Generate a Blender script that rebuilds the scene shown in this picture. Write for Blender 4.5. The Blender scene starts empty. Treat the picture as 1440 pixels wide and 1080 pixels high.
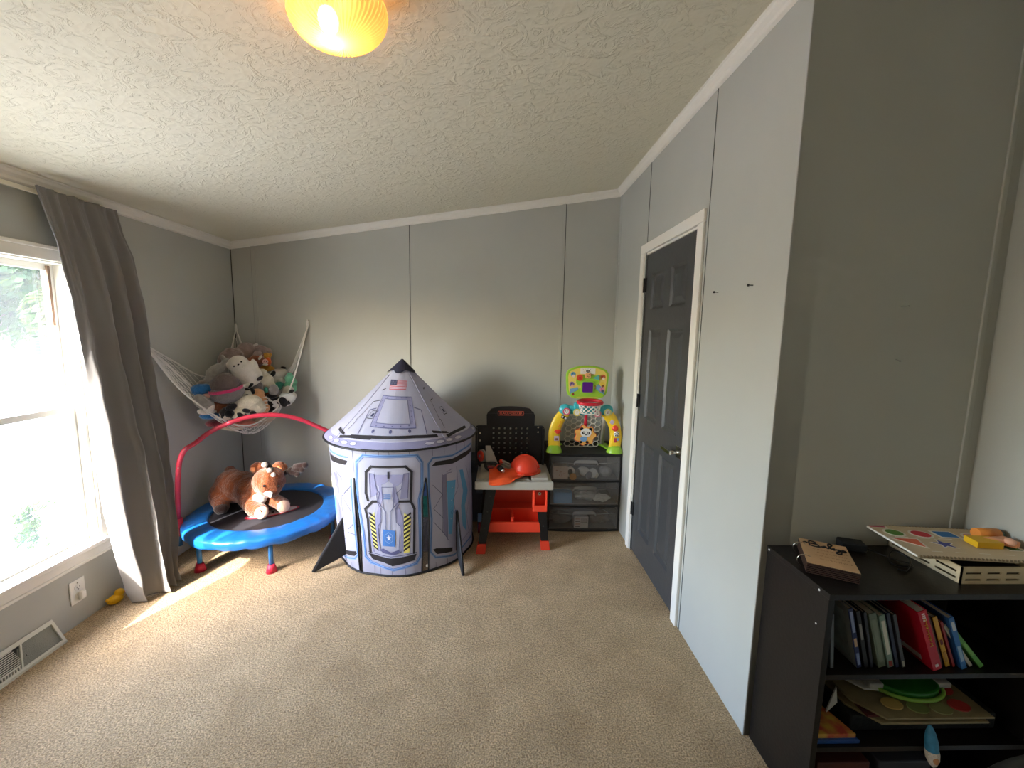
import bpy, bmesh, math, random
from mathutils import Vector, Matrix, Quaternion, noise as mnoise
C = bpy.context.scene.collection
PI = math.pi
R = math.radians
random.seed(7)

# ------------------------------------------------------------------ materials
def lin(c):
    if isinstance(c, str):
        c = c.lstrip('#'); c = [int(c[i:i+2], 16)/255 for i in (0, 2, 4)]
        return tuple(x/12.92 if x <= .04045 else ((x+.055)/1.055)**2.4 for x in c)
    return tuple(c)

def mat(name, col, rough=.6, metal=0, bump=0, bscale=60, var=0, vscale=8, sheen=0, coat=0, spec=.5, trans=0, col2=None, alpha=1, detail=3):
    """procedural principled material: optional noise colour variation and noise bump in object space"""
    m = bpy.data.materials.new(name); m.use_nodes = True
    nt = m.node_tree; N = nt.nodes; L = nt.links; b = N['Principled BSDF']
    c = lin(col)
    b.inputs['Base Color'].default_value = (*c, 1)
    b.inputs['Roughness'].default_value = rough
    b.inputs['Metallic'].default_value = metal
    b.inputs['Specular IOR Level'].default_value = spec
    b.inputs['Coat Weight'].default_value = coat
    b.inputs['Sheen Weight'].default_value = sheen
    b.inputs['Transmission Weight'].default_value = trans
    b.inputs['Alpha'].default_value = alpha
    tc = N.new('ShaderNodeTexCoord')
    if var or col2:
        n = N.new('ShaderNodeTexNoise'); n.inputs['Scale'].default_value = vscale; n.inputs['Detail'].default_value = detail
        L.new(tc.outputs['Object'], n.inputs['Vector'])
        r = N.new('ShaderNodeValToRGB'); L.new(n.outputs['Fac'], r.inputs['Fac'])
        r.color_ramp.elements[0].position = .35; r.color_ramp.elements[1].position = .65
        c2 = lin(col2) if col2 else tuple(min(1, x*(1+var)) for x in c)
        c1 = c if col2 else tuple(x*(1-var) for x in c)
        r.color_ramp.elements[0].color = (*c1, 1); r.color_ramp.elements[1].color = (*c2, 1)
        L.new(r.outputs['Color'], b.inputs['Base Color'])
    if bump:
        n = N.new('ShaderNodeTexNoise'); n.inputs['Scale'].default_value = bscale; n.inputs['Detail'].default_value = 4
        L.new(tc.outputs['Object'], n.inputs['Vector'])
        u = N.new('ShaderNodeBump'); u.inputs['Strength'].default_value = bump; u.inputs['Distance'].default_value = .01
        L.new(n.outputs['Fac'], u.inputs['Height']); L.new(u.outputs['Normal'], b.inputs['Normal'])
    return m

def emis(name, col, s):
    m = bpy.data.materials.new(name); m.use_nodes = True
    nt = m.node_tree; nt.nodes.clear()
    e = nt.nodes.new('ShaderNodeEmission'); e.inputs['Color'].default_value = (*lin(col), 1); e.inputs['Strength'].default_value = s
    o = nt.nodes.new('ShaderNodeOutputMaterial'); nt.links.new(e.outputs[0], o.inputs[0])
    return m

def patches(name, a, b, scale=9, thr=.5, rough=.95):
    """two-tone hide, e.g. cow patches"""
    m = mat(name, a, rough, bump=.5, bscale=180, sheen=.3)
    nt = m.node_tree; N = nt.nodes; L = nt.links
    tc = N.new('ShaderNodeTexCoord'); n = N.new('ShaderNodeTexNoise'); n.inputs['Scale'].default_value = scale; n.inputs['Detail'].default_value = 1
    L.new(tc.outputs['Object'], n.inputs['Vector'])
    r = N.new('ShaderNodeValToRGB'); r.color_ramp.interpolation = 'CONSTANT'
    r.color_ramp.elements[0].color = (*lin(b), 1); r.color_ramp.elements[1].color = (*lin(a), 1); r.color_ramp.elements[1].position = thr
    L.new(n.outputs['Fac'], r.inputs['Fac']); L.new(r.outputs['Color'], N['Principled BSDF'].inputs['Base Color'])
    return m

# ------------------------------------------------------------------ mesh builder
class MB:
    def __init__(s): s.bm = bmesh.new(); s.mats = []
    def mi(s, m):
        if m not in s.mats: s.mats.append(m)
        return s.mats.index(m)
    def _add(s, tmp, m, M=None, smooth=False):
        if M is not None: bmesh.ops.transform(tmp, matrix=M, verts=tmp.verts)
        i = s.mi(m)
        for f in tmp.faces: f.material_index = i; f.smooth = smooth
        me = bpy.data.meshes.new('t'); tmp.to_mesh(me); tmp.free(); s.bm.from_mesh(me); bpy.data.meshes.remove(me)
        return s
    def box(s, m, c, d, bev=0, rot=None, seg=2):
        t = bmesh.new(); bmesh.ops.create_cube(t, size=1)
        bmesh.ops.scale(t, vec=d, verts=t.verts)
        if bev: bmesh.ops.bevel(t, geom=t.edges[:], offset=min(bev, min(d)*.49), segments=seg, affect='EDGES', profile=.5)
        M = Matrix.Translation(c)
        if rot: M = M @ rot_m(rot)
        return s._add(t, m, M, False)
    def bx(s, m, a, b, bev=0):
        return s.box(m, [(a[i]+b[i])/2 for i in range(3)], [abs(b[i]-a[i]) for i in range(3)], bev)
    def ball(s, m, c, r, rot=None, seg=20, rings=12):
        t = bmesh.new(); bmesh.ops.create_uvsphere(t, u_segments=seg, v_segments=rings, radius=1)
        if not hasattr(r, '__len__'): r = (r, r, r)
        M = Matrix.Translation(c) @ (rot_m(rot) if rot else Matrix()) @ Matrix.Diagonal((*r, 1))
        return s._add(t, m, M, True)
    def cyl(s, m, a, b, r, r2=None, seg=24, smooth=True, caps=True):
        a = Vector(a); b = Vector(b); d = b-a
        t = bmesh.new(); bmesh.ops.create_cone(t, cap_ends=caps, segments=seg, radius1=r, radius2=r if r2 is None else r2, depth=d.length)
        M = Matrix.Translation((a+b)/2) @ d.to_track_quat('Z', 'Y').to_matrix().to_4x4()
        i0 = len(s.bm.faces)
        s._add(t, m, M, False)
        s.bm.faces.ensure_lookup_table()
        if smooth:
            for f in s.bm.faces[i0:]:
                if len(f.verts) == 4: f.smooth = True
        return s
    def tube(s, m, pts, r, seg=12, closed=False, caps=True, flat=1.0, upv=None):
        pts = [Vector(p) for p in pts]; n = len(pts)
        rr = r if hasattr(r, '__len__') else [r]*n
        t = bmesh.new(); rings = []; u = None
        for i, p in enumerate(pts):
            if closed: d = pts[(i+1) % n]-pts[i-1]
            else: d = pts[min(i+1, n-1)]-pts[max(i-1, 0)]
            d.normalize()
            if upv is not None: u = Vector(upv)-d*Vector(upv).dot(d)
            elif u is None:
                u = d.orthogonal()
            else: u = u-d*u.dot(d)
            u.normalize(); w = d.cross(u)
            rings.append([t.verts.new(p+(u*math.cos(2*PI*k/seg)*flat+w*math.sin(2*PI*k/seg))*rr[i]) for k in range(seg)])
        for i in range(n if closed else n-1):
            a, b = rings[i], rings[(i+1) % n]
            for k in range(seg): t.faces.new((a[k], a[(k+1) % seg], b[(k+1) % seg], b[k]))
        if caps and not closed: t.faces.new(rings[0][::-1]); t.faces.new(rings[-1])
        bmesh.ops.recalc_face_normals(t, faces=t.faces)
        return s._add(t, m, None, True)
    def lathe(s, m, prof, seg=40, M=None, smooth=True, mod=None):
        """profile of (radius, z); mod(theta) scales the radius"""
        t = bmesh.new(); rings = []
        for (r, z) in prof:
            rings.append([t.verts.new(((r*(mod(2*PI*k/seg) if mod else 1))*math.cos(2*PI*k/seg), (r*(mod(2*PI*k/seg) if mod else 1))*math.sin(2*PI*k/seg), z)) for k in range(seg)])
        for a, b in zip(rings, rings[1:]):
            for k in range(seg): t.faces.new((a[k], a[(k+1) % seg], b[(k+1) % seg], b[k]))
        bmesh.ops.remove_doubles(t, verts=t.verts, dist=1e-6)
        bmesh.ops.recalc_face_normals(t, faces=t.faces)
        return s._add(t, m, M, smooth)
    def grid(s, m, f, nu, nv, closed_u=False, smooth=True):
        t = bmesh.new(); V = [[t.verts.new(f(i/nu, j/nv)) for j in range(nv+1)] for i in range(nu if closed_u else nu+1)]
        nn = len(V)
        for i in range(nu):
            for j in range(nv): t.faces.new((V[i][j], V[(i+1) % nn][j], V[(i+1) % nn][j+1], V[i][j+1]))
        return s._add(t, m, None, smooth)
    def prism(s, m, poly, thick, M=None, bev=0, smooth=False):
        """polygon in xy extruded from z=0 to z=thick"""
        t = bmesh.new(); vs = [t.verts.new((x, y, 0)) for x, y in poly]
        f = t.faces.new(vs); r = bmesh.ops.extrude_face_region(t, geom=[f])
        for v in r['geom']:
            if isinstance(v, bmesh.types.BMVert): v.co.z += thick
        bmesh.ops.recalc_face_normals(t, faces=t.faces)
        if bev:
            es = [e for e in t.edges if abs(e.verts[0].co.z-e.verts[1].co.z) < 1e-7]
            bmesh.ops.bevel(t, geom=es, offset=bev, segments=2, affect='EDGES', profile=.5)
        return s._add(t, m, M, smooth)
    def mesh(s, m, me, M=None, smooth=False):
        t = bmesh.new(); t.from_mesh(me); return s._add(t, m, M, smooth)
    def noise(s, amp, sc):
        for v in s.bm.verts:
            v.co += mnoise.noise_vector(v.co*sc)*amp
        return s
    def build(s, name, parent=None, loc=None, label=None, mods=None, smooth_all=False):
        me = bpy.data.meshes.new(name)
        if smooth_all:
            for f in s.bm.faces: f.smooth = True
        s.bm.to_mesh(me); s.bm.free()
        for m in s.mats: me.materials.append(m)
        o = bpy.data.objects.new(name, me); C.objects.link(o)
        if parent: o.parent = parent
        if loc: o.location = loc
        if label: o['label'] = label
        if mods: mods(o)
        return o

def rot_m(r):
    if isinstance(r, Matrix): return r
    return (Matrix.Rotation(r[2], 4, 'Z') @ Matrix.Rotation(r[1], 4, 'Y') @ Matrix.Rotation(r[0], 4, 'X'))

def tag(o, label, cat, group=None):
    o['label'] = label; o['category'] = cat
    if group: o['group'] = group
    return o
def thing(name, label, cat, loc=(0, 0, 0), rz=0, group=None):
    o = bpy.data.objects.new(name, None); C.objects.link(o); o.location = loc; o.rotation_euler = (0, 0, rz)
    o.empty_display_size = .05
    return tag(o, label, cat, group)
def struct(mb, name, parent=None):
    o = mb.build(name, parent)
    if parent is None: o['kind'] = 'structure'
    return o
def rrect(w, h, r, n=6, cx=0, cy=0):
    out = []
    for (sx, sy, a0) in ((1, 1, 0), (-1, 1, 90), (-1, -1, 180), (1, -1, 270)):
        for k in range(n+1):
            a = R(a0+90*k/n); out.append((cx+sx*(w/2-r)+r*math.cos(a), cy+sy*(h/2-r)+r*math.sin(a)))
    return out
def circle(r, n=24, cx=0, cy=0, ry=None):
    return [(cx+r*math.cos(2*PI*k/n), cy+(ry or r)*math.sin(2*PI*k/n)) for k in range(n)]
def catmull(P, n=6):
    P = [Vector(p) for p in P]; out = []
    for i in range(len(P)-1):
        p0 = P[max(i-1, 0)]; p1 = P[i]; p2 = P[i+1]; p3 = P[min(i+2, len(P)-1)]
        for k in range(n):
            t = k/n
            out.append(.5*((2*p1)+(p2-p0)*t+(2*p0-5*p1+4*p2-p3)*t*t+(3*p1-p0-3*p2+p3)*t**3))
    out.append(P[-1]); return out
FACE = Matrix.Rotation(R(90), 4, 'X')          # xy drawing -> xz plane facing -Y
def front(x, y, z): return Matrix.Translation((x, y, z)) @ FACE
def text_mesh(txt, size, extrude=.0006):
    cu = bpy.data.curves.new('t', 'FONT'); cu.body = txt; cu.size = size; cu.extrude = extrude; cu.align_x = 'CENTER'; cu.align_y = 'CENTER'; cu.offset = size*.012
    o = bpy.data.objects.new('t', cu); C.objects.link(o)
    bpy.context.view_layer.update()
    me = bpy.data.meshes.new_from_object(o.evaluated_get(bpy.context.evaluated_depsgraph_get()))
    bpy.data.objects.remove(o); bpy.data.curves.remove(cu); return me

# ------------------------------------------------------------------ camera
cam = bpy.data.cameras.new('camera'); co = bpy.data.objects.new('camera', cam); C.objects.link(co)
cam.sensor_fit = 'HORIZONTAL'; cam.sensor_width = 36; cam.lens = 582/1440*36; cam.clip_start = .02; cam.clip_end = 300
rr = Vector((.9993011, -.03238207, .01867365))
M3 = ((.9993011, .01456707, .03442534), (-.03238207, -.12271101, .99191401), (.01867365, -.99233553, -.12215354))
co.matrix_world = Matrix([[M3[i][0], -M3[i][1], -M3[i][2], (0, 0, 1.48)[i]] for i in range(3)]+[[0, 0, 0, 1]])
bpy.context.scene.camera = co

# ------------------------------------------------------------------ palette
XL, XR, YB = -2.07, .938, 3.35
def ceil_z(x): return 2.125+(x+2.07)*.158
PAINT = '#b7b8b1'
wallm = mat('wall_paint', PAINT, .62, bump=.05, bscale=220, var=.02, vscale=3, spec=.35)
seamd = mat('seam_gap', '#4a4a48', .9)
white = mat('white_trim', '#f0ece2', .45, bump=.03, bscale=40)
whitep = mat('white_plastic', '#e9e7e0', .35)
black = mat('black_plastic', '#121213', .42, bump=.03, bscale=200)
blackm = mat('black_matte', '#0d0d0e', .8)
chrome = mat('chrome', '#c9c6bf', .22, metal=1)
orange = mat('orange_plastic', '#e8442a', .38, bump=.02)
greyp = mat('grey_plastic', '#a8a69c', .5, bump=.03)

# ceiling: knockdown texture
cm = mat('textured_ceiling', '#e4dfca', .8, spec=.3)
nt = cm.node_tree; N = nt.nodes; L = nt.links
tc = N.new('ShaderNodeTexCoord')
w = N.new('ShaderNodeTexNoise'); w.inputs['Scale'].default_value = 9; w.inputs['Detail'].default_value = 2
n1 = N.new('ShaderNodeTexNoise'); n1.inputs['Scale'].default_value = 17; n1.inputs['Detail'].default_value = 5; n1.inputs['Roughness'].default_value = .62; n1.inputs['Distortion'].default_value = 1.6
n2 = N.new('ShaderNodeTexVoronoi'); n2.feature = 'SMOOTH_F1'; n2.inputs['Scale'].default_value = 38; n2.inputs['Smoothness'].default_value = .3
L.new(tc.outputs['Object'], w.inputs['Vector']); L.new(tc.outputs['Object'], n1.inputs['Vector'])
vm = N.new('ShaderNodeVectorMath'); vm.operation = 'MULTIPLY_ADD'; vm.inputs[1].default_value = (.12, .12, .12)
L.new(w.outputs['Color'], vm.inputs[0]); L.new(tc.outputs['Object'], vm.inputs[2]); L.new(vm.outputs[0], n2.inputs['Vector'])
rp = N.new('ShaderNodeValToRGB'); rp.color_ramp.elements[0].position = .5; rp.color_ramp.elements[1].position = .66
L.new(n1.outputs['Fac'], rp.inputs['Fac'])
mx = N.new('ShaderNodeMath'); mx.operation = 'MULTIPLY_ADD'; mx.inputs[1].default_value = .45
L.new(n2.outputs['Distance'], mx.inputs[0]); L.new(rp.outputs['Color'], mx.inputs[2])
bu = N.new('ShaderNodeBump'); bu.inputs['Strength'].default_value = .55; bu.inputs['Distance'].default_value = .006
L.new(mx.outputs[0], bu.inputs['Height']); L.new(bu.outputs['Normal'], N['Principled BSDF'].inputs['Normal'])
ceilm = cm

# carpet
cm = mat('beige_carpet', '#c2ab8d', .95, spec=.1, sheen=.25)
nt = cm.node_tree; N = nt.nodes; L = nt.links
tc = N.new('ShaderNodeTexCoord')
na = N.new('ShaderNodeTexNoise'); na.inputs['Scale'].default_value = 165; na.inputs['Detail'].default_value = 4; na.inputs['Roughness'].default_value = .7
nb = N.new('ShaderNodeTexNoise'); nb.inputs['Scale'].default_value = 5.5; nb.inputs['Detail'].default_value = 8; nb.inputs['Distortion'].default_value = .6
nc = N.new('ShaderNodeTexNoise'); nc.inputs['Scale'].default_value = 60; nc.inputs['Detail'].default_value = 2
for q in (na, nb, nc): L.new(tc.outputs['Object'], q.inputs['Vector'])
r1 = N.new('ShaderNodeValToRGB'); r1.color_ramp.elements[0].position = .36; r1.color_ramp.elements[1].position = .64
r1.color_ramp.elements[0].color = (*lin('#9a7546'), 1); r1.color_ramp.elements[1].color = (*lin('#ffe4b4'), 1)
L.new(na.outputs['Fac'], r1.inputs['Fac'])
r2 = N.new('ShaderNodeValToRGB'); r2.color_ramp.elements[0].position = .3; r2.color_ramp.elements[1].position = .7
r2.color_ramp.elements[0].color = (.84, .80, .74, 1); r2.color_ramp.elements[1].color = (1.08, 1.07, 1.06, 1)
L.new(nb.outputs['Fac'], r2.inputs['Fac'])
mm = N.new('ShaderNodeMixRGB'); mm.blend_type = 'MULTIPLY'; mm.inputs[0].default_value = 1
L.new(r1.outputs['Color'], mm.inputs[1]); L.new(r2.outputs['Color'], mm.inputs[2]); L.new(mm.outputs[0], N['Principled BSDF'].inputs['Base Color'])
ma = N.new('ShaderNodeMath'); ma.operation = 'ADD'; L.new(na.outputs['Fac'], ma.inputs[0]); L.new(nc.outputs['Fac'], ma.inputs[1])
bu = N.new('ShaderNodeBump'); bu.inputs['Strength'].default_value = 1.0; bu.inputs['Distance'].default_value = .016
L.new(ma.outputs[0], bu.inputs['Height']); L.new(bu.outputs['Normal'], N['Principled BSDF'].inputs['Normal'])
carpetm = cm

# ------------------------------------------------------------------ room shell
YN = -1.6      # rear wall, behind the camera
X2 = 1.668     # far right wall of the alcove
YA = 1.350     # alcove wall that faces the camera
f = MB(); f.bx(carpetm, (XL-.12, YN-.1, -.1), (X2+.12, YB+.12, 0)); struct(f, 'floor')
def slab(mb, m, x0, x1, y0, y1, t=.1):
    a = [(x0, ceil_z(x0)), (x1, ceil_z(x1)), (x1, ceil_z(x1)+t), (x0, ceil_z(x0)+t)]
    mb.prism(m, a, y1-y0, Matrix.Translation((0, y1, 0)) @ FACE)
c = MB(); slab(c, ceilm, XL-.12, X2+.12, YN-.1, YB+.12); struct(c, 'ceiling')

def seam(mb, x=None, y=None, face='back', z1=2.6, batten=True):
    """narrow batten beside a thin dark gap where two wall panels meet"""
    if face == 'back':
        if batten: mb.bx(wallm, (x-.028, YB-.004, .0), (x-.003, YB+.001, z1), .001)
        mb.bx(seamd, (x-.003, YB-.0015, 0), (x+.0025, YB+.001, z1))
    else:
        if batten: mb.bx(wallm, (XR-.003, y+.003, 0), (XR+.001, y+.02, z1), .001)
        mb.bx(seamd, (XR-.0015, y-.0025, 0), (XR+.001, y+.003, z1))
def wall_poly(mb, x0, x1, y, t):
    a = [(x0, 0), (x1, 0), (x1, ceil_z(x1)+.02), (x0, ceil_z(x0)+.02)]
    mb.prism(wallm, a, t, Matrix.Translation((0, y+t, 0)) @ FACE)
b = MB(); wall_poly(b, XL, XR+.1, YB, .1)
for x in (-.70, .515): seam(b, x=x, z1=ceil_z(x))
b.bx(wallm, (-1.915, YB-.004, 0), (-1.885, YB+.001, ceil_z(-1.9)), .001); b.bx(seamd, (-1.917, YB-.0015, 0), (-1.914, YB+.001, ceil_z(-1.9)))
b.bx(seamd, (XL, YB-.002, 0), (XL+.006, YB+.001, ceil_z(XL)))
struct(b, 'wall_back')
# left wall with two window openings
W1 = (1.13, 2.12, .37, 1.775)       # the window seen in the photo: y0, y1, z0, z1
W2 = (.07, .97, .45, 1.75)         # unseen window beside the camera, added for fill light
l = MB(); zt_ = ceil_z(XL)+.02; T = .11
ys = [YN-.1, W2[0], W2[1], W1[0], W1[1], YB+.1]
for k in (0, 2, 4): l.bx(wallm, (XL-T, ys[k], -.05), (XL, ys[k+1], zt_))
for W in (W1, W2): l.bx(wallm, (XL-T, W[0], -.05), (XL, W[1], W[2])); l.bx(wallm, (XL-T, W[0], W[3]), (XL, W[1], zt_))
struct(l, 'wall_left')
# right wall with doorway
D0, D1, DH = 1.985, 2.705, 2.0      # door opening along y, height
r_ = MB()
r_.bx(wallm, (XR, YA, 0), (XR+.1, D0, ceil_z(XR)+.02)); r_.bx(wallm, (XR, D1, 0), (XR+.1, YB, ceil_z(XR)+.02)); r_.bx(wallm, (XR, D0, DH), (XR+.1, D1, ceil_z(XR)+.02))
seam(r_, y=2.69, face='r', z1=ceil_z(XR)); 
r_.bx(seamd, (XR-.0015, 1.905, 0), (XR+.001, 1.91, ceil_z(XR)))
r_.bx(wallm, (XR-.003, 3.3, 0), (XR+.001, 3.345, ceil_z(XR)), .001)
r_.box(mat('corner_bead', '#b4b4af', .5), (XR+.001, YA+.002, 1.3), (.008, .008, 2.6), .002)
struct(r_, 'wall_right')
a_ = MB(); wall_poly(a_, XR+.002, X2+.1, YA, .1)
a_.bx(wallm, (X2-.055, YA-.006, 0), (X2-.035, YA+.001, 2.65), .002)
pass
struct(a_, 'wall_alcove')
e_ = MB(); e_.bx(wallm, (X2, YN, 0), (X2+.1, YA, 2.75)); struct(e_, 'wall_far_right')
e_ = MB(); wall_poly(e_, XL-.1, X2+.1, YN-.1, .1); struct(e_, 'wall_rear')

# crown moulding
CR = [(0, 0), (.042, 0), (.042, -.007), (.034, -.011), (.03, -.022), (.016, -.034), (.013, -.046), (.006, -.05), (0, -.052)]
def crown(name, p0, p1, nrm):
    """moulding profile swept from p0 to p1; nrm points into the room"""
    t = MB(); p0 = Vector(p0); p1 = Vector(p1); nrm = Vector(nrm)
    def S(u, v):
        k = v*(len(CR)-1); i = min(int(k), len(CR)-2); fr = k-i
        a = CR[i][0]*(1-fr)+CR[i+1][0]*fr; z = CR[i][1]*(1-fr)+CR[i+1][1]*fr
        return p0.lerp(p1, u)+nrm*a+Vector((0, 0, z))
    t.grid(white, S, 1, len(CR)-1, smooth=False)
    o = t.build(name); o['kind'] = 'structure'
crown('trim_1', (XL, YN, ceil_z(XL)+.004), (XL, YB, ceil_z(XL)+.004), (1, 0, 0))
crown('trim_2', (XL, YB, ceil_z(XL)+.004), (XR, YB, ceil_z(XR)), (0, -1, 0))
crown("trim_3", (XR, YA, ceil_z(XR)-.0), (XR, YB, ceil_z(XR)-.0), (-1, 0, 0))
crown('trim_4', (XR, YA, ceil_z(XR)), (X2, YA, ceil_z(X2)), (0, -1, 0))
bb = MB(); bb.bx(white, (XL, 2.3, 0), (XL+.012, YB, .085), .003); struct(bb, 'baseboard_left')
bb = MB(); bb.bx(white, (XL+.012, YB-.012, 0), (-.3, YB, .085), .003); struct(bb, 'baseboard_back')

# ------------------------------------------------------------------ window
glass = bpy.data.materials.new('window_glass'); glass.use_nodes = True
nt = glass.node_tree; nt.nodes.clear()
tr = nt.nodes.new('ShaderNodeBsdfTransparent'); gl = nt.nodes.new('ShaderNodeBsdfGlossy'); gl.inputs['Roughness'].default_value = .02
df = nt.nodes.new('ShaderNodeBsdfTranslucent'); df.inputs['Color'].default_value = (.95, .97, 1, 1)
fr = nt.nodes.new('ShaderNodeFresnel'); fr.inputs['IOR'].default_value = 1.25
m1 = nt.nodes.new('ShaderNodeMixShader'); m2 = nt.nodes.new('ShaderNodeMixShader'); ou = nt.nodes.new('ShaderNodeOutputMaterial')
# old dusty pane: dried streaks that scatter a little of the sun
tcg = nt.nodes.new('ShaderNodeTexCoord'); ng = nt.nodes.new('ShaderNodeTexNoise'); ng.inputs['Scale'].default_value = 2.2; ng.inputs['Detail'].default_value = 6
rg = nt.nodes.new('ShaderNodeValToRGB'); rg.color_ramp.elements[0].color = (.002, .002, .002, 1); rg.color_ramp.elements[1].color = (.02, .02, .02, 1)
nt.links.new(tcg.outputs['Object'], ng.inputs['Vector']); nt.links.new(ng.outputs['Fac'], rg.inputs['Fac']); nt.links.new(rg.outputs['Color'], m2.inputs[0])
m1.inputs[0].default_value = .05; nt.links.new(tr.outputs[0], m1.inputs[1]); nt.links.new(gl.outputs[0], m1.inputs[2])
nt.links.new(m1.outputs[0], m2.inputs[1]); nt.links.new(df.outputs[0], m2.inputs[2]); nt.links.new(m2.outputs[0], ou.inputs[0])

def window(name, W, sill=True):
    y0, y1, z0, z1 = W
    o = MB(); x = XL
    # casing on the room side
    cw = .055
    o.bx(white, (x, y0-cw, z1-.005), (x+.014, y1+cw, z1+.05), .003); o.bx(white, (x, y0-cw, z1+.045), (x+.022, y1+cw, z1+.062), .003)
    o.bx(white, (x, y0-cw, z0), (x+.014, y0, z1), .003); o.bx(white, (x, y1, z0), (x+.014, y1+cw, z1), .003)
    # jamb lining
    o.bx(white, (x-.11, y0, z0), (x, y0+.012, z1)); o.bx(white, (x-.11, y1-.012, z0), (x, y1, z1)); o.bx(white, (x-.11, y0+.012, z1-.012), (x, y1-.012, z1)); o.bx(white, (x-.11, y0+.012, z0), (x, y1-.012, z0+.012))
    win = struct(o, name)
    s = MB(); s.bx(white, (x-.01, y0-cw, z0-.012), (x+.035, y1+cw, z0+.008), .004); s.bx(white, (x, y0-cw+.01, z0-.07), (x+.014, y1+cw-.01, z0-.012), .003)
    s.bx(white, (x, y0-cw+.01, z0-.075), (x+.02, y1+cw-.01, z0-.06), .003)
    s.build('window_sill', win)
    zm = (z0+z1)/2-.012; tt = .03
    for nm, xs, za, zb in (('upper_sash', x-.085, zm-.012, z1-.012), ('lower_sash', x-.055, z0+.012, zm+.018)):
        q = MB(); ya, yb = y0+.012, y1-.012
        q.bx(whitep, (xs-.014, ya, za), (xs+.014, ya+tt, zb), .002); q.bx(whitep, (xs-.014, yb-tt, za), (xs+.014, yb, zb), .002)
        q.bx(whitep, (xs-.013, ya+tt-.002, za), (xs+.013, yb-tt+.002, za+tt), .002); q.bx(whitep, (xs-.013, ya+tt-.002, zb-tt), (xs+.013, yb-tt+.002, zb), .002)
        sa = q.build(nm, win)
        g = MB(); g.bx(glass, (xs-.001, ya+tt-.004, za+tt-.004), (xs, yb-tt+.004, zb-tt+.004)); g.build('pane', sa)
    k = MB(); k.bx(mat('weatherstrip', '#6d5646', .8), (x-.068, y1-.05, z1-.30), (x-.058, y1-.038, z1-.02)); k.build('weatherstrip', win)
    k = MB(); k.box(whitep, (x-.038, (y0+y1)/2, zm+.012), (.02, .05, .012), .003); k.build('sash_lock', win)
    return win
window('window_1', W1)
window('fill_window', W2)  # unseen window, added to carry the fill light

# ------------------------------------------------------------------ door
doorm = mat('charcoal_door_paint', '#414243', .42, bump=.12, bscale=45)
d = MB(); cs = .058; xo = XR-.016
d.bx(white, (xo, D0-cs, 0), (XR, D0, DH), .004); d.bx(white, (xo, D1, 0), (XR, D1+cs, DH), .004); d.bx(white, (xo, D0-cs, DH), (XR, D1+cs, DH+cs), .004)
d.bx(white, (XR, D0-.002, 0), (XR+.1, D0+.012, DH)); d.bx(white, (XR, D1-.012, 0), (XR+.1, D1+.002, DH)); d.bx(white, (XR, D0, DH-.012), (XR+.1, D1, DH+.002))
door = struct(d, 'door_1')
# six panel leaf: recessed fields with raised centres
p = MB(); y0, y1, z0, z1 = D0+.014, D1-.014, .012, DH-.014; xf = XR+.004
wd = y1-y0; ym = (y0+y1)/2
cols = [(y0+.105, ym-.045), (ym+.045, y1-.105)]
rows = [(.19, .80), (.955, 1.52), (1.64, 1.86)]
p.bx(doorm, (xf+.012, y0, z0), (xf+.035, y1, z1))
yy = [y0, cols[0][0], cols[0][1], cols[1][0], cols[1][1], y1]
for k in (0, 2, 4): p.bx(doorm, (xf, yy[k], z0), (xf+.013, yy[k+1], z1))
zz = [z0, rows[0][0], rows[0][1], rows[1][0], rows[1][1], rows[2][0], rows[2][1], z1]
for k in (0, 2, 4, 6):
    for cc in cols: p.bx(doorm, (xf, cc[0], zz[k]), (xf+.013, cc[1], zz[k+1]))
for cc in cols:
    for rw in rows:
        t = bmesh.new(); ya, yb, za, zb = cc[0], cc[1], rw[0], rw[1]
        rings = []
        for (ins, dx) in ((0, .0), (.014, .011), (.022, .011), (.05, .003)):
            rings.append([t.verts.new((xf+dx, a, b)) for a, b in ((ya+ins, za+ins), (yb-ins, za+ins), (yb-ins, zb-ins), (ya+ins, zb-ins))])
        for A, B in zip(rings, rings[1:]):
            for k in range(4): t.faces.new((A[k], A[(k+1) % 4], B[(k+1) % 4], B[k]))
        t.faces.new(rings[-1]); bmesh.ops.recalc_face_normals(t, faces=t.faces); p._add(t, doorm)
leaf = p.build('door_panel', door)
for z in (.30, 1.05, 1.80):
    h = MB(); h.cyl(blackm, (XR-.004, D1-.006, z-.045), (XR-.004, D1-.006, z+.045), .006); h.bx(blackm, (XR-.003, D1-.03, z-.044), (XR+.006, D1, z+.044)); h.build('hinge', door, label='black hinge')
h = MB(); hy, hz = 2.045, .885
h.box(chrome, (XR+.0, hy, hz), (.008, .062, .062), .002); h.cyl(chrome, (XR, hy, hz), (XR-.05, hy, hz), .011); h.build('handle', door, label='polished metal lever handle on a square plate')
h2 = MB(); h2.box(chrome, (XR-.05, hy+.045, hz), (.012, .115, .02), .002); h2.build('lever', bpy.data.objects['handle'])
h = MB(); h.bx(chrome, (XR+.0, D0-.001, hz-.03), (XR+.03, D0+.013, hz+.03)); h.build('strike_plate', door)
# something bright behind the gap is not visible: close the doorway
h = MB(); h.bx(seamd, (XR+.08, D0, 0), (XR+.1, D1, DH)); h.build('door_backing', door)

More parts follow.
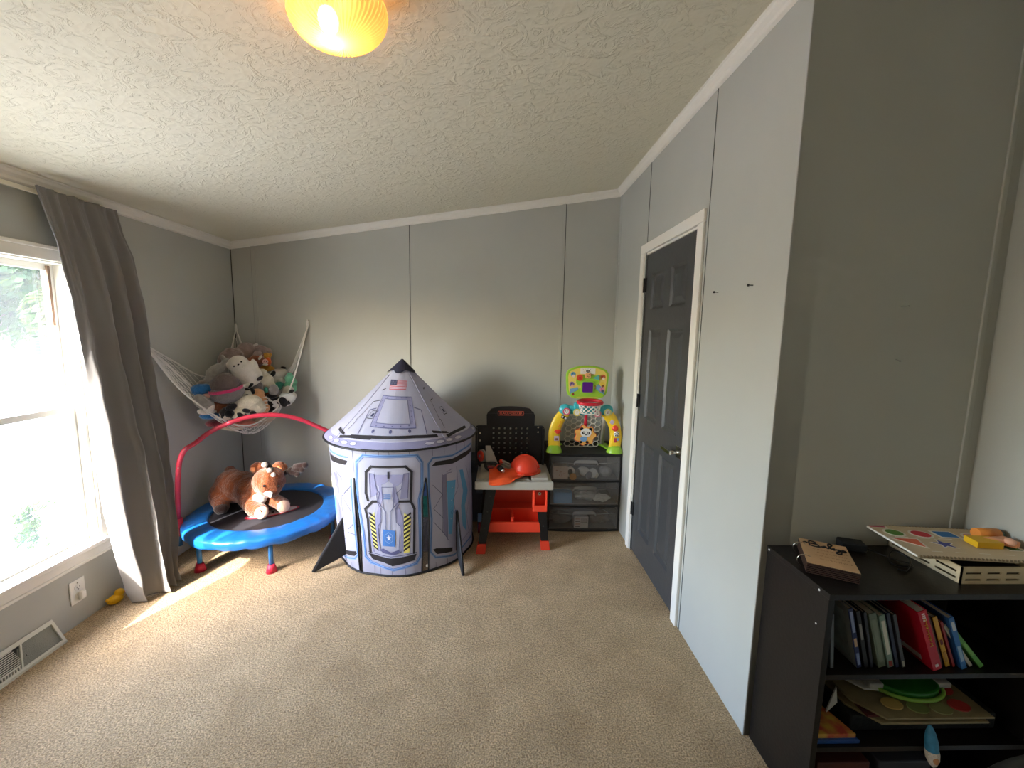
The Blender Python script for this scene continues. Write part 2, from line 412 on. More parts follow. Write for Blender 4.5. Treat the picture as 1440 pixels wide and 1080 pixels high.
# ------------------------------------------------------------------ small wall fittings
def nail(loc, n, label, m, hook=False):
    k = MB(); p = Vector(loc); n = Vector(n)
    if not hook:
        k.cyl(m, p+n*-.004, p+n*.018, .0016, seg=8); k.cyl(m, p+n*.016, p+n*.021, .0045, seg=12)
    else:
        k.cyl(m, p+n*-.004+Vector((0, 0, .002)), p+n*.022+Vector((.0, 0, -.0)), .0016, seg=8); k.cyl(m, p+n*.02, p+n*.022, .0035, seg=10)
    o = k.build('nail'); tag(o, label, 'nail')
nail((XR, 1.778, 1.67), (-1, 0, 0), 'small dark nail in the grey wall nearest the white door casing', blackm)
nail((XR, 1.534, 1.672), (-1, 0, 0), 'small dark nail in the grey wall nearest the outside wall corner', blackm)
gn = mat('painted_nail', '#9a9a95', .4)
nail((1.332, YA, 1.59), (.3, -1, .1), 'upper of two paint-grey nails in the shaded wall above the bookcase', gn, True)
nail((1.338, YA, 1.414), (-.3, -1, -.1), 'lower of two paint-grey nails in the shaded wall above the bookcase', gn, True)

ol = thing('wall_outlet', 'white wall outlet plate under the window sill with a plug-in below its top socket', 'outlet', (XL, 1.979, .172))
k = MB(); k.box(whitep, (.003, 0, 0), (.006, .074, .118), .0028)
k.build('cover_plate', ol)
for zc in (.02, -.02):
    k = MB(); k.prism(whitep, rrect(.033, .028, .012), .003, Matrix.Translation((.006, 0, zc)) @ Matrix.Rotation(R(90), 4, 'Z') @ FACE, .001)
    for dy in (-.0065, .0065): k.box(blackm, (.0092, dy, zc+.002), (.0006, .0022, .0085))
    k.cyl(blackm, (.0088, 0, zc-.009), (.0095, 0, zc-.009), .0025, seg=10)
    k.build('socket', ol)
for zc in (.042, -.042):
    k = MB(); k.cyl(chrome, (.006, 0, zc), (.0072, 0, zc), .003, seg=12); k.build('screw', ol)
k = MB(); k.box(mat('plug_in_white', '#dedcd6', .4), (.018, .006, -.024), (.02, .032, .046), .009, seg=4)
pg = k.build('plug_in_night_light', loc=(XL, 1.979, .172)); tag(pg, 'small rounded white plug-in plugged into the wall outlet under the window', 'plug')

# floor register leaning on the wall
rg_ = mat('register_paint', '#dcdccf', .45, bump=.05)
dark = mat('register_dark', '#3f403c', .8)
v = thing('floor_vent', 'white metal baseboard heat register with diagonal louvres on the carpet', 'vent', (XL, 1.60, 0))
def VP(y, s, o=0):   # point on the slanted face: y along, s up the slope
    a = R(62); return Vector((.062-math.cos(a)*s+math.sin(a)*o, y, .004+math.sin(a)*s+math.cos(a)*o))
LEN = .25; H_ = .118
def strip_mb(mb, m, ya, sa, yb, sb, wdt, o0, o1):
    a = Vector((ya, sa)); b = Vector((yb, sb)); dd = (b-a).normalized(); nn = Vector((-dd.y, dd.x))*wdt/2
    t = bmesh.new(); q = [a-nn, b-nn, b+nn, a+nn]
    lo = [t.verts.new(VP(p.x, p.y, o0)) for p in q]; hi = [t.verts.new(VP(p.x, p.y, o1)) for p in q]
    t.faces.new(lo); t.faces.new(hi)
    for k in range(4): t.faces.new((lo[k], lo[(k+1) % 4], hi[(k+1) % 4], hi[k]))
    bmesh.ops.recalc_face_normals(t, faces=t.faces); mb._add(t, m)
k = MB()
for (a, b) in (((-LEN, .006), (LEN, .006)), ((-LEN, H_-.004), (LEN, H_-.004))): strip_mb(k, rg_, a[0], a[1], b[0], b[1], .018, -.004, .003)
for y in (-LEN+.005, LEN-.005): strip_mb(k, rg_, y, 0, y, H_, .012, -.004, .003)
strip_mb(k, rg_, -.045, H_-.01, .095, .01, .006, -.003, .003) if False else None
strip_mb(k, rg_, .115, H_-.01, .075, .014, .006, -.003, .004)
strip_mb(k, rg_, -.115, H_-.01, -.075, .014, .006, -.003, .004)
strip_mb(k, rg_, -.075, .03, .075, .03, .006, -.003, .004)
k.bx(rg_, (.05, -LEN, 0), (.066, LEN, .01)); k.build('frame', v)
k = MB(); strip_mb(k, dark, -LEN, H_/2, LEN, H_/2, H_, -.016, -.012); 
k.bx(rg_, (0.001, LEN-.006, .0), (.05, LEN, .012)); k.build('backing', v)
k = MB()
for i in range(9): strip_mb(k, rg_, -.09-.0+i*.001, .038+i*.008, .09-i*.001, .038+i*.008, .0032, -.006, .001)
for i in range(14): strip_mb(k, rg_, -.07+i*.0105, .0145, -.066+i*.0105, .027, .004, -.006, .001)
k.build('louvres', v)
k = MB(); 
for sg in (1, -1): strip_mb(k, mat('register_damper', '#b7b9ad', .6, bump=.15, bscale=120), sg*.168, H_/2, sg*.168+.0001, H_/2+.001, .1, -.008, -.004) if False else None
dm = mat('register_side_mesh', '#8f9188', .6, bump=.5, bscale=260)
for sg in (1, -1):
    k = MB(); strip_mb(k, dm, sg*.075, .03, sg*(LEN-.01), .03, .034, -.007, -.004) ; strip_mb(k, dm, sg*.115, .078, sg*(LEN-.01), .078, .062, -.007, -.0042)
    strip_mb(k, dm, sg*.085, .03, sg*.115, .09, .03, -.007, -.0044); k.build('side_grille', v)
k = MB(); q = VP(.0, .075, .008); k.box(whitep, q, (.012, .016, .01), .003); k.cyl(whitep, VP(.0, .075, 0), VP(0, .075, .012), .004, seg=10); k.build('damper_lever', v)

# ------------------------------------------------------------------ curtain + rod
rod = MB(); rod.box(mat('curtain_rod_white', '#e9e2cd', .4), (XL+.036, 1.70, 2.055), (.008, 1.20, .020), .003)
rod.box(whitep, (XL+.02, 2.305, 2.055), (.04, .01, .02), .002)
rod.box(whitep, (XL+.02, 1.10, 2.055), (.05, .012, .022), .003)
tag(rod.build('curtain_rod'), 'flat white curtain rod under the crown moulding at the window', 'curtain rod')
cur = bpy.data.materials.new('grey_curtain_fabric'); cur = mat('grey_curtain_fabric', '#858280', .78, bump=.12, bscale=350, sheen=.15, var=.03, vscale=5)
nt = cur.node_tree; bs = nt.nodes['Principled BSDF']; tl = nt.nodes.new('ShaderNodeBsdfTranslucent'); tl.inputs['Color'].default_value = (.35, .33, .32, 1)
ms = nt.nodes.new('ShaderNodeMixShader'); ms.inputs[0].default_value = .12; nt.links.new(bs.outputs[0], ms.inputs[1]); nt.links.new(tl.outputs[0], ms.inputs[2]); nt.links.new(ms.outputs[0], nt.nodes['Material Output'].inputs[0])
# rows: z, y of the window-side edge, y of the far edge, x of the hang line, depth of the folds
ROWS = [(2.075, 1.935, 2.315, XL+.066, .008), (2.05, 1.935, 2.315, XL+.068, .014), (1.96, 1.955, 2.335, XL+.07, .016), (1.85, 1.975, 2.375, XL+.075, .026), (1.6, 2.01, 2.41, XL+.085, .034), (1.25, 2.03, 2.42, XL+.10, .038),
        (.92, 2.04, 2.41, XL+.112, .038), (.55, 2.055, 2.395, XL+.125, .04), (.25, 2.085, 2.365, XL+.14, .042), (.08, 2.10, 2.335, XL+.15, .044), (.012, 2.115, 2.33, XL+.165, .046)]
def curtain_pt(u, t):
    z = 2.075*(1-t)+.012*t
    for i in range(len(ROWS)-1):
        if ROWS[i][0] >= z >= ROWS[i+1][0]-1e-6: break
    a, b = ROWS[i], ROWS[i+1]; q = (a[0]-z)/(a[0]-b[0])
    y0 = a[1]+(b[1]-a[1])*q; y1 = a[2]+(b[2]-a[2])*q; x = a[3]+(b[3]-a[3])*q; am = a[4]+(b[4]-a[4])*q
    # cloth gathered near the corner side at the top, wide flat fold at the window side
    w = u**1.25 if t < .3 else u**(1.25-.15*min(1, (t-.3)/.5))
    ph = 2*PI*(3.3*u**1.6)+.5+1.1*t
    hi = (math.sin(2*PI*13*u)*.005+math.sin(2*PI*8*u+1)*.006)*max(0, 1-t*3.2)
    fold = math.sin(ph)*am*(.25+.75*min(1, u*1.8)) + .22*am*math.sin(2*ph+1.3+2*t)
    yy = y0+(y1-y0)*w+.012*math.cos(ph)*(am/.04)
    crease = mnoise.noise(Vector((u*3.5, t*9, 4)))*.012*min(1, t*3)
    lead = math.sin(PI*min(1, u/.28))*.03*min(1, max(0, (t-.35)*3)) if u < .28 else 0
    kk = min(1, max(0, (t-.3)/.5)); kk = kk*kk*(3-2*kk); lead += (-.04+.10*min(1, u/.42))*kk
    return Vector((x+fold+hi+crease+lead-.03*(u**2)*t, yy+mnoise.noise(Vector((u*4, t*14, 9)))*.008, z))
k = MB(); k.grid(cur, curtain_pt, 150, 170)
cu_ = k.build('curtain', mods=lambda o: o.modifiers.new('s', 'SOLIDIFY'))
cu_.modifiers[0].thickness = .0012
tag(cu_, 'long grey fabric curtain hanging to the carpet beside the window', 'curtain')

# ------------------------------------------------------------------ ceiling light
LX, LY = -.450, 1.235; LZ = ceil_z(LX)
shade = bpy.data.materials.new('ribbed_glass_shade'); shade.use_nodes = True
nt = shade.node_tree; nt.nodes.clear()
tl = nt.nodes.new('ShaderNodeBsdfTranslucent'); tl.inputs['Color'].default_value = (.27, .155, .06, 1)
tr = nt.nodes.new('ShaderNodeBsdfTransparent'); tr.inputs['Color'].default_value = (1, .78, .42, 1)
gl = nt.nodes.new('ShaderNodeBsdfGlossy'); gl.inputs['Roughness'].default_value = .1
m1 = nt.nodes.new('ShaderNodeMixShader'); m1.inputs[0].default_value = .10; m2 = nt.nodes.new('ShaderNodeMixShader'); m2.inputs[0].default_value = .06
ou = nt.nodes.new('ShaderNodeOutputMaterial')
nt.links.new(tl.outputs[0], m1.inputs[1]); nt.links.new(tr.outputs[0], m1.inputs[2]); nt.links.new(m1.outputs[0], m2.inputs[1]); nt.links.new(gl.outputs[0], m2.inputs[2]); nt.links.new(m2.outputs[0], ou.inputs[0])
lamp = thing('ceiling_light', 'flush ceiling light with a ribbed glowing glass dome', 'ceiling light', (LX, LY, LZ))
lamp.rotation_euler = (0, -math.atan(.158), 0)
k = MB(); k.lathe(whitep, [(0, 0), (.075, 0), (.08, -.008), (.078, -.03), (0, -.03)], 40); k.build('canopy', lamp)
k = MB()
prof = [(.075, -.022), (.1, -.03), (.128, -.042), (.145, -.06), (.148, -.078), (.14, -.098), (.122, -.117), (.095, -.132), (.06, -.143), (.03, -.148), (.012, -.15), (.0, -.15)]
prof = [(a*.84 if i else a, z*.9) for i, (a, z) in enumerate(prof)]; k.lathe(shade, prof, 432, mod=lambda th: 1+.035*math.cos(54*th)); k.build('glass_shade', lamp)
k = MB(); k.ball(emis('bulb_glow', (1, .78, .48), 45), (-.03, 0, -.075), (.026, .026, .034)); k.cyl(whitep, (-.03, 0, -.03), (-.03, 0, -.05), .018); k.build('bulb', lamp)

# ------------------------------------------------------------------ rubber duck by the wall
dk = thing('rubber_duck', 'small yellow toy duck with a red beak on the carpet under the window', 'toy duck', (XL+.036, 2.13, 0), R(70))
ym_ = mat('duck_yellow', '#f2b90c', .35)
k = MB(); k.ball(ym_, (0, 0, .024), (.036, .027, .024)); k.ball(ym_, (.02, 0, .05), (.022, .021, .021)); k.ball(ym_, (-.03, 0, .034), (.012, .01, .01), (0, .6, 0)); k.build('body', dk)
k = MB(); k.ball(orange, (.043, 0, .042), (.01, .009, .004)); k.build('beak', dk, label='red beak')
k = MB(); k.ball(blackm, (.034, -.011, .05), .003); k.ball(blackm, (.034, .011, .05), .003); k.build('eyes', dk)

# ------------------------------------------------------------------ soft toy helpers
def fluff(vox=.007, fuzz=.003, it=3, sc=.02):
    def f(o):
        r = o.modifiers.new('remesh', 'REMESH'); r.mode = 'VOXEL'; r.voxel_size = vox; r.use_smooth_shade = True
        s = o.modifiers.new('smooth', 'SMOOTH'); s.iterations = it; s.factor = .6
        if fuzz:
            tx = bpy.data.textures.new('fuzz', 'CLOUDS'); tx.noise_scale = sc; tx.noise_depth = 3
            d = o.modifiers.new('fuzz', 'DISPLACE'); d.texture = tx; d.strength = fuzz*2; d.mid_level = .5; d.texture_coords = 'LOCAL'
    return f
def plushm(name, col, var=.12, bs=150, b=.7): return mat(name, col, .95, bump=b, bscale=bs, var=var, vscale=40, sheen=.4, spec=.15)
def blob(name, m, balls, parent, vox=.006, fuzz=.002, label=None, it=3):
    k = MB()
    for bl in balls:
        if len(bl) == 2: k.ball(m, bl[0], bl[1])
        else: k.ball(m, bl[0], bl[1], bl[2])
    return k.build(name, parent, label=label, mods=fluff(vox, fuzz, it))
def limb(a, b, r0, r1, n=6):
    a = Vector(a); b = Vector(b)
    return [(tuple(a.lerp(b, i/n)), r0+(r1-r0)*i/n) for i in range(n+1)]
eyem = mat('toy_eye', '#0b0908', .15)

# ------------------------------------------------------------------ trampoline
TX, TY = -1.578, 2.81
bluef = mat('blue_vinyl_pad', '#1766b4', .38, bump=.35, bscale=14, coat=.2)
bluet = mat('blue_steel_tube', '#2a6fb0', .35)
redf = mat('red_foam', '#c8243f', .5, bump=.05)
matm = mat('trampoline_mat', '#24232a', .7, bump=.25, bscale=500)
tp = thing('trampoline', 'small round blue toddler trampoline with a red handlebar in the corner', 'trampoline', (TX, TY, 0))
k = MB()
def pad(u, v):
    a = 2*PI*u; prof = [(.345, .232), (.352, .243), (.38, .247), (.43, .247), (.468, .243), (.484, .232), (.486, .212), (.482, .19), (.474, .19)]
    q = v*(len(prof)-1); i = min(int(q), len(prof)-2); f_ = q-i
    r = prof[i][0]*(1-f_)+prof[i+1][0]*f_; z = prof[i][1]*(1-f_)+prof[i+1][1]*f_
    wr = mnoise.noise(Vector((math.cos(a)*7, math.sin(a)*7, v*2)))*.006 + .0022*math.sin(a*34+3*math.sin(a*3))*(1 if v > .45 else .4)
    if v > .8: z += .004*math.sin(a*17+math.sin(a*5))+.0015*math.sin(a*41)
    return Vector((r*math.cos(a)*(1+wr*.6), r*math.sin(a)*(1+wr*.6), z+wr*.7))
k.grid(bluef, pad, 240, 24, closed_u=True); k.build('safety_pad', tp, mods=lambda o: setattr(o.modifiers.new('s', 'SOLIDIFY'), 'thickness', .003))
k = MB(); k.cyl(matm, (0, 0, .228), (0, 0, .234), .36, seg=64); mt_ = k.build('jumping_mat', tp)
# printed oval badge on the mat under the toy
A = Vector((-1.62, 2.68, 0)); B = Vector((-1.425, 2.822, 0)); mid = (A+B)/2-Vector((TX, TY, 0)); ang = math.atan2(B.y-A.y, B.x-A.x)
Mb = Matrix.Translation((mid.x, mid.y, .2342)) @ Matrix.Rotation(ang, 4, 'Z')
k = MB(); k.prism(mat('badge_red', '#b5233a', .6), circle(.165, 40, ry=.058), .0008, Mb); k.prism(mat('badge_pale', '#c9c4c4', .6), circle(.15, 40, ry=.045), .0012, Mb)
for i, wd_ in enumerate((.02, .014, .017, .012, .018)): k.prism(blackm, rrect(wd_, .028, .003, cx=-.055+i*.027), .0015, Mb)
k.build('printed_badge', mt_, label='red and pale oval print on the black mat')
k = MB(); k.tube(bluet, [(.455*math.cos(2*PI*i/48), .455*math.sin(2*PI*i/48), .205) for i in range(48)], .0125, closed=True); k.build('frame_ring', tp)
for i in range(6):
    a = R(-121.5+60*i) if i != 5 else R(-121.5+60*5)
    x, y = .435*math.cos(a), .435*math.sin(a)
    k = MB(); k.cyl(bluet, (x, y, .03), (x, y, .205), .0135); lg = k.build('leg', tp)
    k = MB(); k.cyl(redf, (x, y, 0), (x, y, .05), .033, .019); k.build('foot', lg, label='red flared rubber foot')
bd = Vector((.8713, .4908, 0)); 
BZ = [(-.50, .10), (-.498, .25), (-.485, .45), (-.466, .61), (-.447, .68), (-.42, .722), (-.372, .753), (-.3, .81), (-.21, .855), (-.11, .886), (0, .896), (.118, .88), (.22, .842), (.31, .79), (.385, .745), (.43, .71), (.45, .67), (.466, .61), (.485, .45), (.498, .25), (.50, .1)]
bn_ = Vector((.49, -.87, 0)).normalized()
P_ = [bd*s_+bn_*(.10*max(0, z-.25)/.64)+Vector((0, 0, z+.02*max(0, z-.25)/.64)) for s_, z in BZ]
k = MB(); k.tube(mat('red_foam_handle', '#b52a42', .4, coat=.3), catmull(P_[1:20], 6), .0145, seg=16); hb = k.build('handlebar', tp, label='red curved padded handlebar')
for sgn, idx in ((-1, 0), (1, -1)):
    q = bd*sgn*.499
    k = MB(); k.cyl(redf, q+Vector((0, 0, .165)), q+Vector((0, 0, .275)), .027, .024); k.build('sleeve', hb)
    k = MB(); k.cyl(bluet, q+Vector((0, 0, .095)), q+Vector((0, 0, .2)), .0145); k.build('post', hb)
for q_ in (5, 14, 3): k = MB(); k.ball(chrome, P_[q_]+bn_*.014, .004); k.build('rivet', hb)

# ------------------------------------------------------------------ toy reindeer lying on the trampoline
RD = Vector((-1.65, 2.78, .235))
rd = thing('plush_reindeer', 'brown plush reindeer lying on the trampoline mat', 'stuffed toy', RD)
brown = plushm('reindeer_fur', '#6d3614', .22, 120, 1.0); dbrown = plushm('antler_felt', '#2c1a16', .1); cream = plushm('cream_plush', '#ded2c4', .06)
pinks = plushm('paw_sole', '#e8c0a6', .05)
def L_(*p): return tuple(Vector(p)-RD)
body = [(L_(-1.86, 2.87, .37), (.115, .10, .12)), (L_(-1.79, 2.85, .375), (.12, .105, .11)), (L_(-1.70, 2.82, .37), (.115, .105, .10)), (L_(-1.63, 2.79, .37), (.09, .09, .09)),
        (L_(-1.92, 2.83, .33), (.062, .085, .085))]
body += limb(L_(-1.68, 2.74, .33), L_(-1.60, 2.68, .288), .058, .050) + limb(L_(-1.60, 2.68, .288), L_(-1.548, 2.655, .285), .050, .046)
body += limb(L_(-1.60, 2.82, .31), L_(-1.455, 2.755, .287), .055, .044)
body += limb(L_(-1.90, 2.80, .31), L_(-1.85, 2.735, .283), .062, .046)
body += [(L_(-1.90, 2.92, .465), (.036, .034, .036)), (L_(-1.60, 2.77, .42), (.06, .06, .06))]
body += [(L_(-1.535, 2.745, .458), (.102, .095, .094)), (L_(-1.505, 2.70, .435), (.075, .075, .068)), (L_(-1.478, 2.665, .418), (.05, .05, .045)), (L_(-1.50, 2.72, .50), (.075, .07, .06))]
blob('body', brown, body, rd, .008, .006)
for e, (p, q) in enumerate(((L_(-1.625, 2.79, .53), L_(-1.635, 2.772, .53)), (L_(-1.515, 2.85, .515), L_(-1.51, 2.835, .515)))):
    eo = blob('ear', brown, [(p, (.052, .03, .045), (0, .3, .5))], rd, .006, .004)
    k = MB(); k.ball(plushm('inner_ear', '#b9784e'), q, (.03, .016, .026), (0, .3, .5)); k.build('inner_ear', eo)
k = MB(); k.ball(cream, L_(-1.59, 2.72, .345), (.045, .035, .042), (0, .5, .4)); k.noise(.003, 60); k.build('chest_patch', rd, label='cream chest patch')
k = MB(); k.prism(cream, [(-.03, .012), (-.012, .022), (.014, .024), (.026, .012), (.02, -.012), (.012, -.026), (.002, -.012), (-.018, -.006)], .014, Matrix.Translation(L_(-1.467, 2.614, .418)) @ Matrix.Rotation(R(12), 4, 'Z') @ FACE, .003); k.build('muzzle_patch', rd, label='white muzzle patch')
for p in ((-1.503, 2.630, .468), (-1.425, 2.657, .457)): k = MB(); k.ball(eyem, L_(*p), .0085); k.build('eye', rd)
for c_, nrm in (((-1.527, 2.628, .284), (.55, -.8, .1)), ((-1.432, 2.722, .288), (.7, -.65, .1))):
    n_ = Vector(nrm).normalized(); o_ = Vector(L_(*c_))
    k = MB(); k.lathe(pinks, [(0, .012), (.022, .011), (.038, .004), (.041, -.008), (.038, -.02)], 28, Matrix.Translation(o_) @ n_.to_track_quat('Z', 'Y').to_matrix().to_4x4())
    k.noise(.002, 70); k.build('paw_sole', rd, label='pale pink sole')
k = MB(); k.ball(dbrown, L_(-1.84, 2.712, .275), (.045, .04, .036)); k.noise(.003, 50); k.build('hind_hoof', rd, label='dark brown hoof')
def antler(pts, tips, nm='antler'):
    k = MB(); 
    k.tube(dbrown, catmull([L_(*p) for p in pts], 5), .017, seg=12)
    for a, b, r in tips: k.tube(dbrown, [L_(*a), tuple((Vector(L_(*a))+Vector(L_(*b)))/2), L_(*b)], [r, r, r*.95], seg=12); k.ball(dbrown, L_(*b), r)
    o = k.build(nm, rd); return o
an = antler([(-1.478, 2.715, .52), (-1.50, 2.71, .555), (-1.53, 2.715, .592)], [((-1.52, 2.715, .58), (-1.523, 2.69, .59), .016), ((-1.49, 2.71, .55), (-1.492, 2.682, .556), .015), ((-1.47, 2.70, .525), (-1.465, 2.676, .528), .014)])
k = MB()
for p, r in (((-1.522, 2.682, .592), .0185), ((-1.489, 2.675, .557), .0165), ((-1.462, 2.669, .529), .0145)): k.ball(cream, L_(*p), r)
k.build('sunlit_antler_tips', an, label='pale antler tips with sunlight put into their colour')  # light undersides, with the sun on the tips put into their colour
antler([(-1.455, 2.79, .495), (-1.42, 2.80, .515), (-1.375, 2.81, .535)], [((-1.39, 2.81, .535), (-1.318, 2.80, .552), .022), ((-1.40, 2.80, .52), (-1.335, 2.79, .522), .019), ((-1.42, 2.80, .51), (-1.365, 2.785, .492), .018), ((-1.43, 2.80, .51), (-1.40, 2.79, .50), .022)])

# ------------------------------------------------------------------ hammock net in the corner
ropem = mat('white_rope', '#efece6', .8, bump=.3, bscale=300)
HC = Vector((-1.85, 3.05, .8))
hm = thing('toy_hammock', 'white rope net hammock slung across the corner and filled with soft toys', 'toy hammock', HC)
FR = [(-2.06, 2.515, 1.34), (-1.99, 2.592, 1.138), (-1.9, 2.652, .998), (-1.787, 2.743, .865), (-1.71, 2.838, .817), (-1.65, 2.941, .847), (-1.594, 3.074, .939), (-1.56, 3.175, 1.075), (-1.535, 3.255, 1.261), (-1.50, 3.338, 1.51)]
BL = [(-2.06, 2.515, 1.36), (-2.055, 2.695, 1.26), (-2.05, 2.9, 1.15), (-2.045, 3.05, 1.14), (-2.045, 3.2, 1.24), (-2.05, 3.33, 1.47)]
BR = [(-2.05, 3.33, 1.47), (-1.97, 3.335, 1.24), (-1.85, 3.335, 1.12), (-1.72, 3.335, 1.12), (-1.6, 3.335, 1.24), (-1.50, 3.338, 1.50)]
fr_ = catmull(FR, 10); bk_ = catmull(BL, 9)[:-1]+catmull(BR, 9)
def samp(pts, t):
    # by arc length
    d = [0]
    for a, b in zip(pts, pts[1:]): d.append(d[-1]+(b-a).length)
    s_ = t*d[-1]
    for i in range(len(pts)-1):
        if s_ <= d[i+1]+1e-9: return pts[i].lerp(pts[i+1], (s_-d[i])/max(1e-9, d[i+1]-d[i]))
    return pts[-1].copy()
BOT = Vector((-1.80, 2.99, .745))
def net(u, v):
    """u along the front rope, v from the front rope (0) under the toys to the walls (1)"""
    a = samp(fr_, u); b = samp(bk_, u); w_ = math.sin(PI*u)**.75
    cpt = BOT+Vector(((u-.5)*.30, (u-.5)*.46, .0))
    cpt.z += .9*abs(u-.5)**2*1.6
    c = a.lerp(b, .45).lerp(cpt, w_)
    c1 = a.lerp(c, .5); c1.z = a.z*.25+c.z*.75+.0; c1 += Vector((.03, -.03, -.015))*w_
    c2 = b.lerp(c, .45); c2.z = b.z*.3+c.z*.7
    # quartic-ish blend through a, c1, c, c2, b
    P5 = [a, c1, c, c2, b]; n = 4; out = Vector((0, 0, 0))
    q = v*4; i = min(int(q), 3); t = q-i
    p0 = P5[max(i-1, 0)]; p1 = P5[i]; p2 = P5[i+1]; p3 = P5[min(i+2, 4)]
    p = .5*((2*p1)+(p2-p0)*t+(2*p0-5*p1+4*p2-p3)*t*t+(3*p1-p0-3*p2+p3)*t**3)
    p.x = max(p.x, XL+.012); p.y = min(p.y, YB-.012)
    return p-HC
NU, NV = 38, 24
t = bmesh.new(); V = {}
for i in range(NU+1):
    for j in range(NV+1):
        if (i+j) % 2 == 0: V[i, j] = t.verts.new(net(i/NU, j/NV))
for i in range(NU+1):
    for j in range(NV+1):
        if (i+j) % 2 == 1 and all((i+a, j+b) in V for a, b in ((1, 0), (0, 1), (-1, 0), (0, -1))):
            t.faces.new((V[i+1, j], V[i, j+1], V[i-1, j], V[i, j-1]))
k = MB(); k._add(t, ropem)
def wf(o):
    w = o.modifiers.new('wire', 'WIREFRAME'); w.thickness = .0042; w.use_boundary = True; w.use_even_offset = False
k.build('net', hm, mods=wf)
k = MB(); k.tube(ropem, [p-HC for p in fr_], .0052, seg=8)
k.tube(ropem, [p-HC for p in bk_], .0045, seg=8); k.build('edge_rope', hm)
for p in (FR[0], BL[-1], FR[-1]):
    q = Vector(p)-HC; k = MB(); k.tube(ropem, [q+Vector((0, 0, -.01)), q+Vector((.0, 0, .03)), q+Vector((0, 0, .045))], [.011, .008, .006], seg=8); k.cyl(chrome, q+Vector((-.012, .0, .04)), q+Vector((.012, -.0, .04)), .003, seg=8); k.build('hook', hm)

# ------------------------------------------------------------------ soft toys in the hammock
# a toy's own axes: x to its right, y away from the room, z up
GR = 'stuffed toys heaped in the hammock'
def toy(name, label, loc, tilt=0, lean=0):
    o = thing(name, label, 'stuffed toy', loc, 0, GR)
    o.rotation_euler = (R(lean), R(tilt), R(31)); return o
W_ = plushm('white_plush', '#e6e0d6', .04); MV = plushm('mauve_plush', '#9c8a86', .12); GY = plushm('grey_plush', '#a39e98', .1); DG = plushm('dark_grey_plush', '#6b5f5c', .1)
MG = plushm('mid_grey_plush', '#7f7b78', .08); CRM = plushm('ivory_plush', '#d8cfb8', .06); BKp = plushm('black_plush', '#17161a', .05); BLp = plushm('blue_plush', '#2f74b4', .1)
BRp = plushm('chestnut_plush', '#8a5138', .1); MUS = plushm('mustard_plush', '#d09a3c', .1); ORp = plushm('orange_plush', '#df6a35', .1); MNT = plushm('mint_plush', '#7fc9a4', .08)
TEL = plushm('teal_plush', '#3f8f7a', .1); TAN = plushm('tan_plush', '#d9a070', .08); PKp = plushm('pink_felt', '#c8386c', .05); PKs = plushm('soft_pink_plush', '#e5b3a8', .05); DRp = plushm('dark_red_plush', '#6d2230', .1)
SAL = plushm('salmon_plush', '#d9806c', .08); cowh = patches('cow_hide', '#e2dac8', '#17161a', 14, .46); dalh = patches('black_and_white_hide', '#e6e4e0', '#111114', 16, .47)

o = toy('plush_seal', 'plump white plush seal with black eyes and feet lying on top of the toy heap', (-1.775, 2.945, 1.185), -38)
blob('body', W_, [((0, 0, .05), (.068, .06, .066)), ((0, 0, -.005), (.077, .065, .08)), ((0, 0, -.05), (.080, .065, .075)), ((-.075, -.01, -.01), (.022, .02, .048), (0, -.35, 0)), ((.075, -.01, -.01), (.02, .02, .045), (0, .35, 0))], o, .006, .0015)
for p, q in (((-.022, -.059, .063), .0055), ((.03, -.056, .06), .0055)): k = MB(); k.ball(eyem, p, q); k.build('eye', o)
k = MB(); k.ball(eyem, (.004, -.063, .056), (.007, .004, .005)); k.build('nose', o)
for x in (-.038, .038):
    k = MB(); k.ball(BKp, (x, -.058, -.098), (.024, .014, .013)); k.build('foot', o, label='black foot')
o = toy('plush_bear', 'shaggy mauve plush slumped behind the white seal at the top left of the heap', (-1.955, 3.13, 1.275), -12)
blob('body', MV, [((-.01, 0, 0), (.085, .07, .055)), ((.08, .03, .03), (.055, .05, .05)), ((-.075, -.02, -.02), (.035, .035, .035)), ((-.02, -.03, .045), (.028, .025, .02))], o, .007, .006)
o = toy('plush_elephant', 'shaggy mauve plush with rounded back at the very top of the heap', (-1.90, 3.20, 1.305), 5)
blob('body', MV, [((0, 0, 0), (.07, .065, .068)), ((.03, .0, -.045), (.05, .05, .05)), ((-.04, -.02, -.02), (.035, .03, .04))], o, .007, .006)
o = toy('plush_rabbit', 'mauve plush with a small white tag right of the top of the heap', (-1.84, 3.255, 1.31), 0)
blob('body', MV, [((0, 0, 0), (.06, .05, .045)), ((.05, 0, -.01), (.035, .03, .035)), ((-.03, -.03, -.045), (.03, .03, .035))], o, .007, .005)
k = MB(); k.box(W_, (-.02, -.035, .045), (.03, .004, .018), .001, (0, -.5, 0)); k.build('tag', o)
o = toy('plush_bunny', 'light grey plush bunny with a white snout left of the white seal', (-1.925, 2.895, 1.185), -30)
blob('body', GY, [((0, 0, 0), (.075, .05, .045)), ((-.06, 0, -.03), (.04, .035, .035)), ((.07, 0, .01), (.045, .04, .036)), ((-.115, 0, -.02), (.026, .02, .016)), ((.075, .02, .05), (.016, .02, .034))], o, .006, .003)
k = MB(); k.ball(W_, (.088, -.03, .0), (.028, .022, .024)); k.noise(.002, 60); k.build('snout', o, label='white snout')
o = toy('plush_mole', 'large round dark grey-brown plush with a bright pink band', (-1.815, 2.80, 1.072))
blob('upper_body', DG, [((0, 0, .03), (.088, .075, .07)), ((0, 0, .065), (.06, .055, .045))], o, .006, .002)
blob('lower_body', MG, [((0, -.004, -.035), (.098, .08, .062)), ((.03, 0, -.01), (.08, .07, .05))], o, .006, .002, label='lighter grey lower half')
k = MB(); 
